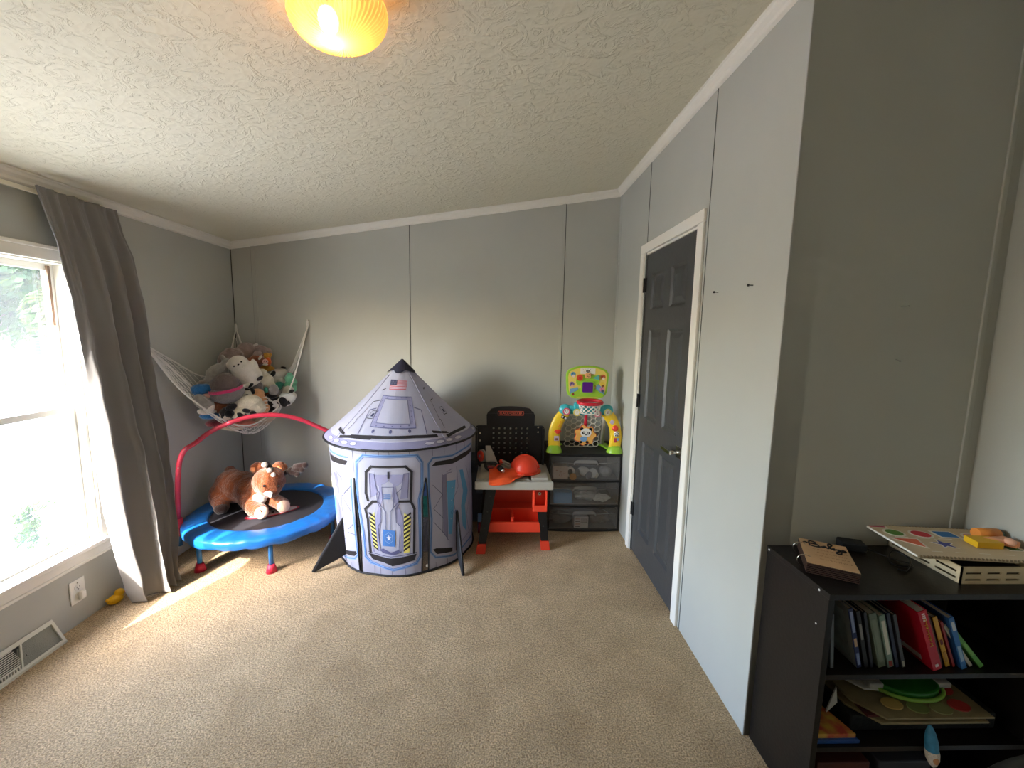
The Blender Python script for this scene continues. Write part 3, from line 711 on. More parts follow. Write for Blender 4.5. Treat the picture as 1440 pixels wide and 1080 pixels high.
def band(u, v):
    a = R(-172+164*u); return Vector((.10*math.cos(a), .088*math.sin(a), .004+.018*math.cos(a)+.02*(v-.5)+.006*math.sin(a)*2))
k.grid(PKp, band, 40, 3); k.build('pink_band', o, mods=lambda q: setattr(q.modifiers.new('s', 'SOLIDIFY'), 'thickness', .006), label='bright pink band')
o = toy('plush_whale', 'bright blue plush at the left end of the heap behind the rope', (-1.935, 2.735, 1.075))
blob('body', BLp, [((0, 0, 0), (.055, .045, .04)), ((.035, 0, .0), (.035, .03, .036))], o, .006, .002)
k = MB(); k.ball(PKs, (.035, -.035, -.036), (.028, .015, .014)); k.ball(W_, (.02, -.035, -.045), (.016, .012, .01)); k.build('collar', o)
o = toy('plush_penguin', 'light grey plush with a white edge low at the left of the heap', (-1.895, 2.705, .99), 35)
blob('body', GY, [((0, 0, 0), (.065, .045, .04)), ((-.03, 0, .01), (.045, .04, .035))], o, .006, .002)
k = MB(); k.ball(W_, (.045, -.012, -.012), (.02, .034, .034)); k.build('belly', o, label='white belly edge')
o = toy('plush_fox', 'reddish brown plush squeezed under the pink-banded plush', (-1.86, 2.79, .965))
blob('body', BRp, [((-.02, 0, 0), (.06, .05, .04)), ((.03, .0, -.03), (.05, .045, .04))], o, .006, .003)
o = toy('plush_piglet', 'small soft pink plush peeking out left of the pink-banded plush', (-1.885, 2.80, 1.105))
blob('body', PKs, [((0, 0, 0), (.024, .024, .036)), ((.012, -.01, -.035), (.018, .018, .018))], o, .004, .001)
o = toy('plush_calf', 'chestnut plush cow with a white blaze and pink nose near the top right', (-1.80, 3.155, 1.24))
blob('body', BRp, [((0, 0, 0), (.05, .045, .05)), ((-.045, 0, .0), (.035, .035, .03)), ((.025, -.03, .0), (.032, .03, .03)), ((.03, 0, .04), (.018, .01, .014))], o, .006, .003)
blob('head_top', MV, [((.005, .0, .045), (.032, .03, .028))], o, .006, .004, label='mauve fringe')
k = MB(); k.ball(W_, (.018, -.052, .026), (.009, .01, .02), (0, .6, 0)); k.build('blaze', o, label='white blaze')
k = MB(); k.ball(PKs, (.048, -.055, -.004), (.020, .014, .018)); k.ball(eyem, (.041, -.067, 0), .004); k.ball(eyem, (.055, -.066, -.002), .004); k.ball(W_, (.048, -.054, -.026), (.018, .012, .008)); k.build('nose', o)
o = toy('plush_duckling', 'mustard yellow plush with an orange front at the top right of the heap', (-1.80, 3.265, 1.225))
blob('body', MUS, [((0, 0, .04), (.04, .036, .036)), ((.0, 0, -.02), (.035, .035, .05)), ((.033, 0, .055), (.013, .012, .014)), ((-.02, -.01, -.06), (.045, .03, .026)), ((.03, -.01, -.055), (.03, .02, .02))], o, .005, .002)
k = MB(); k.ball(ORp, (.012, -.034, .0), (.026, .02, .034)); k.noise(.003, 50); k.build('bib', o, label='orange bib')
k = MB(); k.ball(eyem, (-.02, -.035, .05), (.008, .006, .02)); k.build('black_mark', o)
o = toy('plush_puppy', 'white plush puppy with a black ear and black nose at the right of the heap', (-1.69, 3.215, 1.13), 15)
blob('body', W_, [((0, 0, .005), (.056, .045, .04), (0, -.5, 0)), ((.032, 0, .03), (.03, .03, .026)), ((-.03, 0, -.05), (.045, .035, .03)), ((.02, 0, -.04), (.035, .035, .03))], o, .006, .002)
k = MB(); k.ball(BKp, (-.032, -.04, .004), (.017, .01, .024), (0, .25, 0)); k.build('ear', o, label='black ear')
k = MB(); k.ball(BKp, (.028, -.01, .063), (.02, .014, .009)); k.build('black_tuft', o, label='black tuft')
o = toy('plush_octopus', 'lumpy mint green plush at the far right against the net', (-1.60, 3.22, 1.07))
blob('body', MNT, [((0, 0, .03), (.036, .036, .036)), ((.025, 0, 0), (.026, .03, .03)), ((-.012, 0, -.02), (.03, .03, .03)), ((.022, 0, -.045), (.026, .026, .03)), ((-.0, -.01, .062), (.02, .02, .018)), ((-.02, -.02, -.06), (.02, .02, .022))], o, .005, .003)
o = toy('plush_frog', 'small dark teal plush left of the white puppy', (-1.735, 3.135, 1.12), 25)
blob('body', TEL, [((0, 0, 0), (.042, .032, .026)), ((.03, 0, -.008), (.026, .026, .024))], o, .005, .002)
o = toy('plush_dinosaur', 'green plush with dark fringe below the white puppy', (-1.66, 3.15, 1.055))
blob('body', TEL, [((-.03, 0, 0), (.026, .026, .026)), ((.012, 0, .004), (.034, .028, .026)), ((-.005, -.01, -.02), (.04, .026, .014))], o, .005, .004)
o = toy('plush_lamb', 'ivory plush lamb with two floppy grey ears in the middle of the heap', (-1.715, 3.06, 1.085))
blob('body', CRM, [((0, 0, .02), (.07, .06, .055)), ((-.01, 0, .07), (.045, .045, .035)), ((.03, 0, -.02), (.05, .045, .045))], o, .006, .003)
for x, z, rx in ((-.037, -.018, .034), (.062, -.05, .036)):
    k = MB(); k.ball(MG, (x, -.062, z), (rx, .022, .042)); k.noise(.004, 50); k.build('ear', o, label='grey ear')
k = MB(); k.ball(TEL, (.015, -.062, -.045), (.016, .014, .022)); k.build('bow', o)
o = toy('plush_hippo', 'tan orange plush with a dark snout and striped side at the front of the heap', (-1.70, 2.955, .965))
blob('body', TAN, [((0, 0, 0), (.062, .05, .06)), ((.0, 0, .06), (.045, .04, .032)), ((.025, 0, -.05), (.05, .045, .04)), ((-.045, -.015, .02), (.032, .03, .028)), ((-.028, 0, .062), (.014, .012, .02))], o, .006, .002)
k = MB(); k.ball(BRp, (-.05, -.045, .022), (.022, .014, .018)); k.ball(eyem, (-.054, -.06, .033), .0045); k.ball(eyem, (-.016, -.047, .032), (.007, .005, .008)); k.build('snout', o, label='dark brown snout')
for z in (.03, .005, -.02, -.045): k = MB(); k.box(W_, (.046, -.036, z), (.03, .014, .005), .002, (0, 0, .35)); k.build('stripe', o, label='cream side stripe')
o = toy('plush_cow', 'cream plush cow with black patches lying lowest at the front of the heap', (-1.745, 2.835, .925), -6)
blob('body', CRM, [((.05, .0, .035), (.085, .07, .062)), ((.0, 0, .0), (.075, .065, .05)), ((.09, 0, .0), (.06, .055, .05))], o, .006, .003)
blob('head', cowh, [((-.07, -.02, -.0), (.055, .045, .042)), ((-.015, -.045, -.03), (.045, .035, .03)), ((-.09, -.03, -.02), (.035, .03, .026))], o, .005, .002, label='black and white head')
for p_, q_, r__ in (((-.05, -.05, .038), (.036, .022, .022), (0, -.3, 0)), ((-.065, -.062, -.002), (.028, .016, .026), (0, 0, 0)), ((.03, -.07, .0), (.024, .012, .016), (0, .5, 0)), ((.065, -.068, -.028), (.02, .014, .022), (0, 0, 0)), ((.0, -.075, -.04), (.014, .01, .02), (0, 0, 0))):
    k = MB(); k.ball(BKp, p_, q_, r__); k.noise(.002, 50); k.build('black_patch', o, label='black patch')
o = toy('plush_kitten', 'small white plush kitten with black spots right of the pink band', (-1.745, 2.91, 1.03), -20)
blob('body', W_, [((0, 0, 0), (.04, .034, .032)), ((-.03, 0, -.018), (.03, .03, .025)), ((.035, .0, .045), (.032, .026, .02)), ((.0, .0, .05), (.022, .02, .018))], o, .005, .002)
k = MB(); k.ball(BKp, (.038, -.012, .004), (.014, .016, .028)); k.ball(BKp, (-.005, -.035, -.01), (.012, .006, .009)); k.ball(BKp, (.0, -.01, .034), (.036, .024, .01), (0, .5, 0)); k.build('black_spots', o)
o = toy('plush_dalmatian', 'black and white spotted plush dog at the lower right of the heap', (-1.615, 3.09, .94), -20)
blob('body', dalh, [((-.03, 0, .0), (.065, .05, .048)), ((.04, .0, .0), (.055, .045, .05)), ((-.05, 0, .045), (.045, .04, .032)), ((.075, 0, -.0), (.035, .035, .035))], o, .005, .002)
k = MB(); k.ball(BKp, (-.03, -.035, .068), (.034, .016, .018), (0, .4, 0)); k.ball(BKp, (.02, -.05, .0), (.026, .01, .04)); k.ball(BKp, (-.075, -.045, -.02), (.03, .014, .018)); k.ball(BKp, (.10, -.01, .045), (.018, .016, .013)); k.noise(.002, 50); k.build('black_spots', o, label='black spots and paw')
o = toy('plush_sheep', 'fluffy white plush pressed into the right side of the net', (-1.60, 3.19, .985))
blob('body', W_, [((0, 0, .02), (.04, .04, .045)), ((.02, 0, -.02), (.035, .035, .035)), ((-.03, -.01, -.015), (.03, .03, .03))], o, .005, .006)
o = toy('plush_shark', 'blue and white plush at the bottom left inside the net', (-1.90, 2.75, .90))
blob('body', BLp, [((0, 0, 0), (.055, .045, .022)), ((.05, 0, -.008), (.04, .04, .02))], o, .005, .002)
blob('belly', W_, [((-.01, -.005, .034), (.055, .045, .024))], o, .005, .003, label='white upper side')
o = toy('plush_ladybird', 'dark red plush under the blue and white plush at the left of the net', (-1.875, 2.78, .845))
blob('body', DRp, [((0, 0, 0), (.065, .05, .028)), ((.04, 0, -.01), (.05, .045, .022))], o, .005, .002)
o = toy('plush_crab', 'salmon pink plush seen through the bottom of the net', (-1.765, 2.885, .815), 8)
blob('body', SAL, [((0, 0, .005), (.09, .05, .026)), ((.04, .02, 0), (.05, .045, .026))], o, .005, .002)
o = toy('plush_camel', 'beige plush filling the bottom right of the net', (-1.71, 3.0, .82), -15)
blob('body', plushm('beige_plush', '#c9b49f', .08), [((0, 0, .01), (.11, .07, .05)), ((.05, .03, .02), (.07, .055, .05)), ((-.05, 0, .0), (.05, .045, .036))], o, .006, .003)
o = toy('plush_goat', 'cream plush with a small black spot at the very bottom of the net', (-1.83, 2.85, .80), 10)
blob('body', CRM, [((0, 0, 0), (.07, .045, .022)), ((.04, 0, -.008), (.035, .035, .018))], o, .005, .002)
k = MB(); k.ball(BKp, (.055, -.03, -.012), (.01, .008, .006)); k.build('black_spot', o)
# filling in the middle of the heap, between the toys that show
for lab, loc, mm_, rr_ in (('large grey plush in the middle of the hammock behind the white seal', (-1.86, 3.06, 1.08), MG, (.09, .08, .10)), ('brown plush deep in the hammock behind the spotted dog', (-1.75, 3.14, .96), BRp, (.09, .08, .08)), ('dark grey plush deep in the left of the hammock', (-1.90, 2.88, 1.0), DG, (.06, .06, .08))):
    o = toy('plush_bear', lab, loc); blob('body', mm_, [((0, 0, 0), rr_), ((.03, 0, rr_[2]*.7), (rr_[0]*.5,)*3)], o, .008, .003)

# ------------------------------------------------------------------ rocket play tent
def cut_flat(poly, su, sv):
    t = bmesh.new(); f_ = t.faces.new([t.verts.new((x, y, 0)) for x, y in poly])
    bmesh.ops.triangulate(t, faces=[f_])
    for ax, st in ((0, su), (1, sv)):
        lo = min(v.co[ax] for v in t.verts); hi = max(v.co[ax] for v in t.verts)
        q = math.floor(lo/st)*st+st
        while q < hi-1e-6:
            pc = [0, 0, 0]; pn = [0, 0, 0]; pc[ax] = q; pn[ax] = 1
            bmesh.ops.bisect_plane(t, geom=t.verts[:]+t.edges[:]+t.faces[:], plane_co=pc, plane_no=pn); q += st
    return t
def decal(mb, m, poly, S, off):
    t = cut_flat(poly, 4, .06)
    for v in t.verts: v.co = S(v.co.x, v.co.y, off)
    mb._add(t, m, None, True)
def ribbon(mb, m, pts, w, S, off, K=.0081):
    n = len(pts)
    for i in range(n-1):
        a = Vector((pts[i][0]*K, pts[i][1])); b = Vector((pts[i+1][0]*K, pts[i+1][1])); d = b-a
        if d.length < 1e-5: continue
        d.normalize(); nn = Vector((-d.y, d.x))*w/2; a2 = a-d*w*.4; b2 = b+d*w*.4
        decal(mb, m, [((p.x)/K, p.y) for p in (a2-nn, b2-nn, b2+nn, a2+nn)], S, off+i*.00004)
TO = Vector((-.645, 2.82, 0))
tent = thing('rocket_play_tent', 'pale grey pop-up rocket play tent with black fins and a striped flag on its cone', 'play tent', TO)
tfab = mat('tent_fabric', '#b9b9c9', .72, bump=.22, bscale=9, var=.03, vscale=3)
nt = tfab.node_tree; bs = nt.nodes['Principled BSDF']; tl = nt.nodes.new('ShaderNodeBsdfTranslucent'); tl.inputs['Color'].default_value = (.55, .55, .68, 1)
ms = nt.nodes.new('ShaderNodeMixShader'); ms.inputs[0].default_value = .3; nt.links.new(bs.outputs[0], ms.inputs[1]); nt.links.new(tl.outputs[0], ms.inputs[2]); nt.links.new(ms.outputs[0], nt.nodes['Material Output'].inputs[0])
tin = mat('tent_inside', '#8f97b5', .8)
Lbl = mat('print_blue_line', '#3f68a4', .7); Lpl = mat('print_pale_blue', '#829fcc', .7); Lbk = mat('print_black', '#1c191d', .7); Lpu = mat('print_lavender', '#8988a6', .7); Lpd = mat('print_grey_violet', '#4f5074', .7)
Lye = mat('print_yellow', '#e3d873', .7); Lbb = mat('print_strong_blue', '#3c6fae', .7); Lcy = mat('print_water_blue', '#5fa0cb', .7); Lwh = mat('print_white', '#bdbccb', .7); Lre = mat('print_red', '#b5404c', .7); Lnv = mat('print_navy', '#2c3050', .7)
piping = mat('black_piping', '#0f0f12', .6)
def SB(th, z, off=0):
    q = z/.8; Rr_ = .452+.018*q+off
    a = R(th)
    Rr_ += .006*mnoise.noise(Vector((th*.07, z*5, 1)))+.004*math.sin(R(th)*9+z*4)*(1-q)
    return Vector((-.62-.03*q+Rr_*math.sin(a), 2.82-Rr_*math.cos(a), z+.004))-TO
APX, RZ_, RR_ = 1.285, .80, .50
def SR(th, z, off=0):
    a = R(th); r = RR_*(APX-z)/(APX-RZ_); q = (z-RZ_)/(APX-RZ_)
    fac = abs(((th+22.5) % 45)-22.5)/22.5              # 8 soft ribs
    r *= 1-.035*(1-fac)**1*0-.03*fac*min(1, q*3)-.03*math.sin(PI*max(0, q))
    r += off+.002*mnoise.noise(Vector((th*.05, z*9, 3)))
    return Vector((-.648+r*math.sin(a), 2.82-r*math.cos(a), z+off*.8))-TO
SLL = [(.0, -26.9, -25.4), (.15, -27.0, -24.6), (.31, -27.2, -24.4), (.47, -26.6, -24.9), (.603, -25.4, -25.3)]
SLR = [(.0, 22.2, 27.6), (.028, 22.4, 27.7), (.15, 23.4, 28.4), (.314, 24.3, 29.2), (.466, 25.0, 29.2), (.56, 26.6, 28.8), (.605, 27.9, 28.1)]
def edge(tab, z, c):
    if z >= tab[-1][0]: return (tab[-1][1]+tab[-1][2])/2
    for a, b in zip(tab, tab[1:]):
        if a[0] <= z <= b[0]: q = (z-a[0])/(b[0]-a[0]); return a[c]*(1-q)+b[c]*q
    return tab[0][c]
ZT = .785
k = MB(); k.grid(tfab, lambda u, v: SB(edge(SLL, v*ZT, 2)*(1-u)+edge(SLR, v*ZT, 1)*u, v*ZT), 30, 40)
D = lambda m, p, o=.001: decal(k, m, p, SB, o)
Q = lambda m, p, w, o=.0018: ribbon(k, m, p, w, SB, o)
bo = [(-21.2, .113), (-21.3, .267), (-24.0, .472), (-22.5, .707), (-16.3, .755), (22.3, .753), (25.8, .706), (25.2, .555), (22.7, .476), (21.9, .112), (18.6, .07), (1.2, .041), (-6.8, .057), (-16.9, .077), (-21.2, .113)]
Q(Lpl, bo, .017, .0008); Q(Lbl, bo, .005, .0016); Q(Lbl, [(x*.955, z*.972+.011) for x, z in bo], .0025)
D(Lpu, [(-12.2, .647), (-8.9, .647), (-6.6, .549), (-6.8, .52), (-12.4, .5)], .0009); D(Lpu, [(12.5, .647), (16.0, .647), (14.4, .49), (9, .49), (10.2, .56)], .0009)
D(Lpu, [(-9.5, .64), (1.6, .642), (1.3, .60), (-6.0, .57), (-7.9, .59)], .0012); D(Lpu, [(13.0, .64), (2.2, .642), (2.0, .60), (7.5, .57), (10.6, .59)], .0012)
D(Lpu, [(-15.8, .35), (-14.5, .15), (-13, .15), (-13.6, .33)], .0009); D(Lpu, [(4.5, .60), (6, .60), (8, .44), (10.5, .36), (9.3, .16), (7.3, .16), (8.5, .32), (5.6, .35), (5.5, .45), (3.2, .51)], .0011)
D(Lpu, [(-3.6, .60), (-5.2, .60), (-7.2, .44), (-7.4, .44), (-10.3, .36), (-9.9, .16), (-8.4, .16), (-9, .32), (-6.2, .35), (-5.6, .44), (-3.4, .49)], .0011)
Q(Lbk, [(-14.9, .479), (-16.1, .523), (-14.7, .653), (-10.3, .689), (14.0, .688), (18.0, .653), (16.5, .47), (8.5, .476)], .0145, .0022)
Q(Lbk, [(-7.7, .476), (-11.3, .473), (-17.7, .422), (-16.2, .357), (-16.7, .146)], .0145, .0022); Q(Lbk, [(16.5, .47), (18.8, .422), (17.0, .141)], .0145, .0022)
D(Lbk, [(-18.5, .139), (-6.2, .125), (-.2, .118), (7.7, .124), (19.0, .134), (16.8, .094), (.4, .068), (-5.4, .088), (-14.9, .1)], .0024)
Q(Lpd, [(-18.5, .148), (-6.2, .134), (-.2, .128), (7.7, .134), (19.0, .143)], .004)
for sg, (pl) in ((-1, [(-14.7, .367), (-10.7, .408), (-9.8, .17), (-13.1, .175)]), (1, [(11.2, .404), (15.9, .367), (13.7, .15), (9.4, .149)])):
    D(Lye, pl, .0016)
    top = .40; nb_ = 9
    def xat(edge_i, z):
        a, b = (pl[0], pl[3]) if edge_i == 0 else (pl[1], pl[2])
        q = (z-b[1])/(a[1]-b[1]); return b[0]+(a[0]-b[0])*q
    for i in range(nb_):
        z = .163+i*.026
        if sg < 0: z0_, z1_ = z+.022, z
        else: z0_, z1_ = z-.004, z+.020
        z0_ = max(z0_, .155); q = [(xat(0, z0_), z0_), (xat(1, z1_), z1_), (xat(1, z1_+.013), z1_+.013), (xat(0, z0_+.013), z0_+.013)]
        D(Lbk, q, .0026)
D(Lbb, [(-4.7, .303), (4.2, .295), (3.3, .194), (-5.8, .198)], .0026)
hx = [(-.7+3.1*math.cos(R(60*i+90))*1.0, .249+.036*math.sin(R(60*i+90))) for i in range(7)]
Q(Lpl, hx, .003, .0032)
D(Lwh, [(-.7+(2.0 if i % 2 == 0 else .85)*math.cos(R(36*i+90)), .249+(.022 if i % 2 == 0 else .009)*math.sin(R(36*i+90))) for i in range(10)], .0034)
for z in (.521, .508, .496): Q(Lbb, [(-2.4, z), (2.2, z)], .005, .003)
Q(Lbk, [(1.7, .656), (1.5, .624)], .010, .0034)
for p in ([(-12.7, .493), (-12.2, .647), (-8.7, .645), (-7.5, .553), (-5.3, .53), (-7.2, .48), (-1.8, .416), (-2.7, .3)], [(14.3, .493), (16.1, .646), (12.4, .645), (10.2, .553), (6.6, .53), (8.1, .48), (1.5, .416), (.7, .3)],
          [(-7.7, .529), (-7.3, .463), (-5.1, .431), (-5.8, .348), (-8.6, .322), (-7.9, .163)], [(5.9, .155), (8.0, .323), (5.3, .349), (5.4, .432), (8.5, .463)], [(-3.5, .567), (5.0, .567)], [(-3.5, .567), (-3.3, .44)], [(5.0, .567), (4.2, .44)]): Q(Lpd, p, .0034, .0028)
D(Lpd, [(-8.4, .171), (-5.7, .181), (.1, .157), (6.0, .172), (7.9, .154), (1.9, .139), (-6.0, .151)], .0028)
for x, za, zb in ((-14, .76, .785), (-4, .76, .785), (3, .76, .785), (17, .76, .785), (-14, 0, .06), (-9, 0, .05), (0, 0, .035), (10, 0, .05), (17, 0, .06)): Q(Lpd, [(x, za), (x, zb)], .0022)
k.build('front_panel', tent)
# side wall running round the back, with the same printed panel repeated
k = MB(); k.grid(tfab, lambda u, v: SB(edge(SLR, v*ZT, 2)*(1-u)+(360+edge(SLL, v*ZT, 1))*u, v*ZT), 150, 30)
def rp(m_, pts, w=None, o=.001, shift=0):
    pts = [(x+shift, z) for x, z in pts]
    if w: Q(m_, pts, w, o)
    else: D(m_, pts, o)
RB = [(50.4, .048), (33.9, .078), (29.9, .124), (31.4, .336), (30.2, .507), (30.4, .689), (34.0, .721), (51.3, .709), (67.9, .724), (82, .724), (90, .68), (90, .12), (82, .07), (50.4, .048)]
def side_print(sh):
    rp(Lpl, RB, .015, .0008, sh); rp(Lbl, RB, .0045, .0016, sh)
    rp(Lbk, [(32.7, .673), (36.6, .696), (51.2, .688), (66.8, .699), (84, .697), (87, .672), (69.5, .666), (51.8, .656)], None, .002, sh)
    rp(Lcy, [(46.0, .553), (55.2, .541), (48.9, .196), (45.6, .205)], None, .0012, sh); rp(Lwh, [(45.8, .60), (56, .60), (55.4, .545), (46, .556)], None, .0012, sh)
    rp(Lcy, [(60.4, .594), (65.3, .586), (73.5, .418), (67.5, .331), (71.0, .137), (63.9, .2), (62.0, .345), (65.4, .442)], None, .0012, sh)
    for z, x in ((.50, 51), (.46, 50.4), (.42, 50), (.38, 50), (.30, 48.6)): rp(Lwh, [(x-.5, z), (x+.3, z)], .004, .0022, sh)
    for c_ in ((50, .34), (54, .33)): rp(Lbb, [(c_[0]+1.4*math.cos(R(60*i)), c_[1]+.011*math.sin(R(60*i))) for i in range(7)], .003, .002, sh)
    for p in ([(33.3, .552), (41.4, .477), (33.3, .4)], [(33.3, .4), (41.4, .322)], [(33.0, .315), (41.0, .227), (45.2, .17)], [(41.9, .604), (40.4, .228)], [(45.6, .613), (51.0, .624), (50.9, .602), (45.6, .605), (44.6, .172)], [(56.2, .625), (58.3, .489), (51.7, .418), (54.4, .313)],
              [(70.0, .602), (80, .43), (70.1, .262), (75.7, .119)], [(60, .10), (86, .13)]): rp(Lpd, p, .003, .0018, sh)
    rp(Lbk, [(31.9, .135), (34.7, .137), (49.1, .106), (49.0, .078), (35.1, .097)], None, .002, sh)
    rp(Lpu, [(42, .60), (45.3, .60), (44.4, .18), (41, .23)], None, .0007, sh)
side_print(0); side_print(75); side_print(150)
LB = [(-90, .12), (-90, .69), (-84, .725), (-59.0, .722), (-30.1, .723), (-27.4, .698), (-29.2, .564), (-29.9, .388), (-29.3, .237), (-27.8, .112), (-31.2, .082), (-49.1, .041), (-84, .05), (-90, .12)]
Q(Lpl, LB, .015, .0008); Q(Lbl, LB, .0045, .0016)
D(Lbk, [(-80, .69), (-57, .70), (-31.5, .703), (-28.9, .675), (-55.0, .662), (-80, .66)], .002)
for p in ([(-30.0, .547), (-40.7, .467), (-31.5, .384)], [(-46.8, .61), (-40.2, .577), (-43.4, .392), (-39.8, .237), (-29.3, .24)], [(-39.8, .237), (-30.5, .306)], [(-40.4, .209), (-48.2, .116)], [(-56, .6), (-50, .58), (-50, .3), (-56, .2)]): Q(Lpd, p, .003)
D(Lbk, [(-49.4, .093), (-29.8, .133), (-28.6, .118), (-31.2, .099), (-50.2, .066)], .002); D(Lpu, [(-62, .58), (-47.6, .6), (-44, .39), (-46, .25), (-58, .25)], .0007)
D(Lcy, [(-66, .6), (-60, .6), (-57, .4), (-62, .25), (-68, .3)], .0012)
for x in (-60, -45, -36, 34, 44, 56, 68): Q(Lpd, [(x, .735), (x, .785)], .0022); Q(Lpd, [(x, 0), (x, .045)], .0022)
k.build('side_panel', tent)
k = MB(); cols_ = MB()
ring = lambda z, off, n=96: [SB(360*i/n, z, off) for i in range(n)]
k.tube(piping, ring(.004, .003), .0065, seg=8, closed=True)
for tab, c_ in ((SLL, 1), (SLL, 2), (SLR, 1), (SLR, 2)): k.tube(piping, [SB(edge(tab, z, c_), z, .001) for z in [i*.605/20 for i in range(21)]], .0045 if tab is SLR else .0055, seg=8)
k.build('black_piping', tent)
k = MB(); rf = k
k.grid(tfab, lambda u, v: SR(360*u, RZ_+v*(1.225-RZ_)), 144, 26, closed_u=False)
Kc = .0075
def D(m, p, o=.001): decal(rf, m, p, SR, o)
def Q(m, p, w, o=.0018): ribbon(rf, m, p, w, SR, o, Kc)
def ringd(m, za, zb, o):
    for a in range(0, 360, 20): D(m, [(a, za), (a+20, za), (a+20, zb), (a, zb)], o)
ringd(Lpu, .803, .836, .0006); ringd(Lwh, .836, .84, .0009)
for x, w_ in ((-52, 5), (-41.4, 4.5), (-32.2, 4.5), (-23.6, 3.4), (31.3, 4.6), (39.7, 4.6), (48.0, 4.4), (57.6, 5), (90, 5), (110, 5), (150, 5), (180, 5), (210, 5), (250, 5)):
    D(Lwh, [(x+w_*.8*math.cos(R(30*i)), .82+.0085*math.sin(R(30*i))) for i in range(12)], .0016)
    Q(Lpd, [(x+w_*.8*math.cos(R(30*i)), .82+.0085*math.sin(R(30*i))) for i in range(13)], .0018, .0022)
for sh in (0, 90, 180, 270):
    S_ = lambda pts: [(x+sh, z) for x, z in pts]
    if sh in (0, 180):
        D(Lbk, S_([(-31.3, .842), (-31.1, .859), (-12.7, .866), (6.1, .866), (22.6, .864), (40.0, .857), (40.1, .842), (22.2, .85), (6.4, .852), (-11.6, .851)]), .002)
        D(Lpu, S_([(-17.4, .907), (-21.5, 1.071), (26.8, 1.063), (24.1, .898)]), .001); D(tfab, S_([(-13.1, .927), (-14.5, 1.054), (19.8, 1.047), (19.5, .919)]), .0016)
        Q(Lpd, S_([(-17.4, .907), (-21.5, 1.071), (26.8, 1.063), (24.1, .898), (-17.4, .907)]), .004, .0022); Q(Lpd, S_([(-13.1, .927), (-14.5, 1.054), (19.8, 1.047), (19.5, .919), (-13.1, .927)]), .003, .0022)
        for i in range(5):
            for z in (.912, 1.06): Q(Lpd, S_([(-12+i*7.5, z), (-11.4+i*7.5, z)]), .005, .0024)
            Q(Lpd, S_([(-15.6-i*.7, .93+i*.028), (-15.2-i*.7, .93+i*.028)]), .005, .0024); Q(Lpd, S_([(21.6+i*.4, .93+i*.028), (22+i*.4, .93+i*.028)]), .005, .0024)
        for x in (-12.5, 2.6, 18.3): D(Lpd, S_([(x+1.3*math.cos(R(36*i)), .886+.0095*math.sin(R(36*i))) for i in range(10)]), .002)
        Q(Lpd, S_([(-25.2, .867), (-29.9, .988), (-22.0, .999)]), .005); Q(Lpd, S_([(31.8, .865), (35.0, .989), (27.6, 1.004)]), .005)
    Q(Lbk, S_([(51.0, .882), (52.8, .923), (51.5, .93), (57.4, 1.033), (68, 1.043)]), .0035)
    D(Lbk, S_([(47.6, .845), (59.0, .856), (79, .858), (78.5, .845), (59.9, .843), (48.4, .832)]), .002)
    D(Lbk, S_([(-52.6, .865), (-38.3, .85), (-39.4, .862), (-53.0, .879)]), .002)
    Q(Lbk, S_([(63, .945), (70, .945), (72, .985), (65, .985), (63, .945)]), .003); D(Lnv, S_([(66, .955), (69, .955), (70, .972), (67, .972)]), .002)
    Q(Lbk, S_([(60, 1.10), (66, 1.11)]), .006)
# the flag
FL = [(-22.5, 1.162), (27.8, 1.161), (19.6, 1.106), (-14.6, 1.106)]
def fp(s, t):  # s across, t down
    return ((FL[0][0]*(1-s)+FL[1][0]*s)*(1-t)+(FL[3][0]*(1-s)+FL[2][0]*s)*t, (FL[0][1]*(1-s)+FL[1][1]*s)*(1-t)+(FL[3][1]*(1-s)+FL[2][1]*s)*t)
D(Lwh, FL, .0012)
for i in range(7): D(Lre, [fp(0, 2*i/13), fp(1, 2*i/13), fp(1, (2*i+1)/13), fp(0, (2*i+1)/13)], .0022)
D(Lnv, [fp(0, 0), fp(.42, 0), fp(.42, 7/13), fp(0, 7/13)], .0034)
for i in range(4):
    for j in range(5): c_ = fp(.05+j*.08, .07+i*.12); D(Lwh, [(c_[0]-.35, c_[1]-.0008), (c_[0]+.35, c_[1]-.0008), (c_[0]+.35, c_[1]+.0008), (c_[0]-.35, c_[1]+.0008)], .0042)
k.build('roof_cone', tent)
k = MB(); k.tube(piping, [SR(360*i/120, RZ_, .001)+Vector((0, 0, -.004)) for i in range(120)], .007, seg=8, closed=True)
k.grid(tfab, lambda u, v: SR(360*u, RZ_).lerp(SB(360*u, ZT), v)+Vector((0, 0, -.01*math.sin(PI*v))), 96, 3, closed_u=True)
for x in (45, -45, 135, 225): k.tube(mat('roof_seam', '#8d8ca0', .8) if x == 45 else bpy.data.materials['roof_seam'], [SR(x, RZ_+i*.39/14, .0005) for i in range(15)], .0022, seg=6)
k.build('roof_rim', tent)
capm = mat('cap_fabric', '#1d1e33', .6, bump=.3, bscale=30)
k = MB()
def cap(u, v):
    n_ = 5.; a = 360*u; z = 1.222+v*(APX+.008-1.222)
    lobes = .5+.5*math.cos(R(a*5+20)); z -= .018*(1-v)*lobes
    r = RR_*(APX+.012-z)/(APX-RZ_)*(1.0+.03*(1-v))*(1-.09*(1-lobes)*(1-v))+.001
    return Vector((-.648+r*math.sin(R(a)), 2.82-r*math.cos(R(a)), z))-TO
k.grid(capm, cap, 60, 10, closed_u=True); k.build('nose_cap', tent, label='black fabric nose cap')
finm = mat('black_fin_fabric', '#0e0e12', .75, bump=.1)
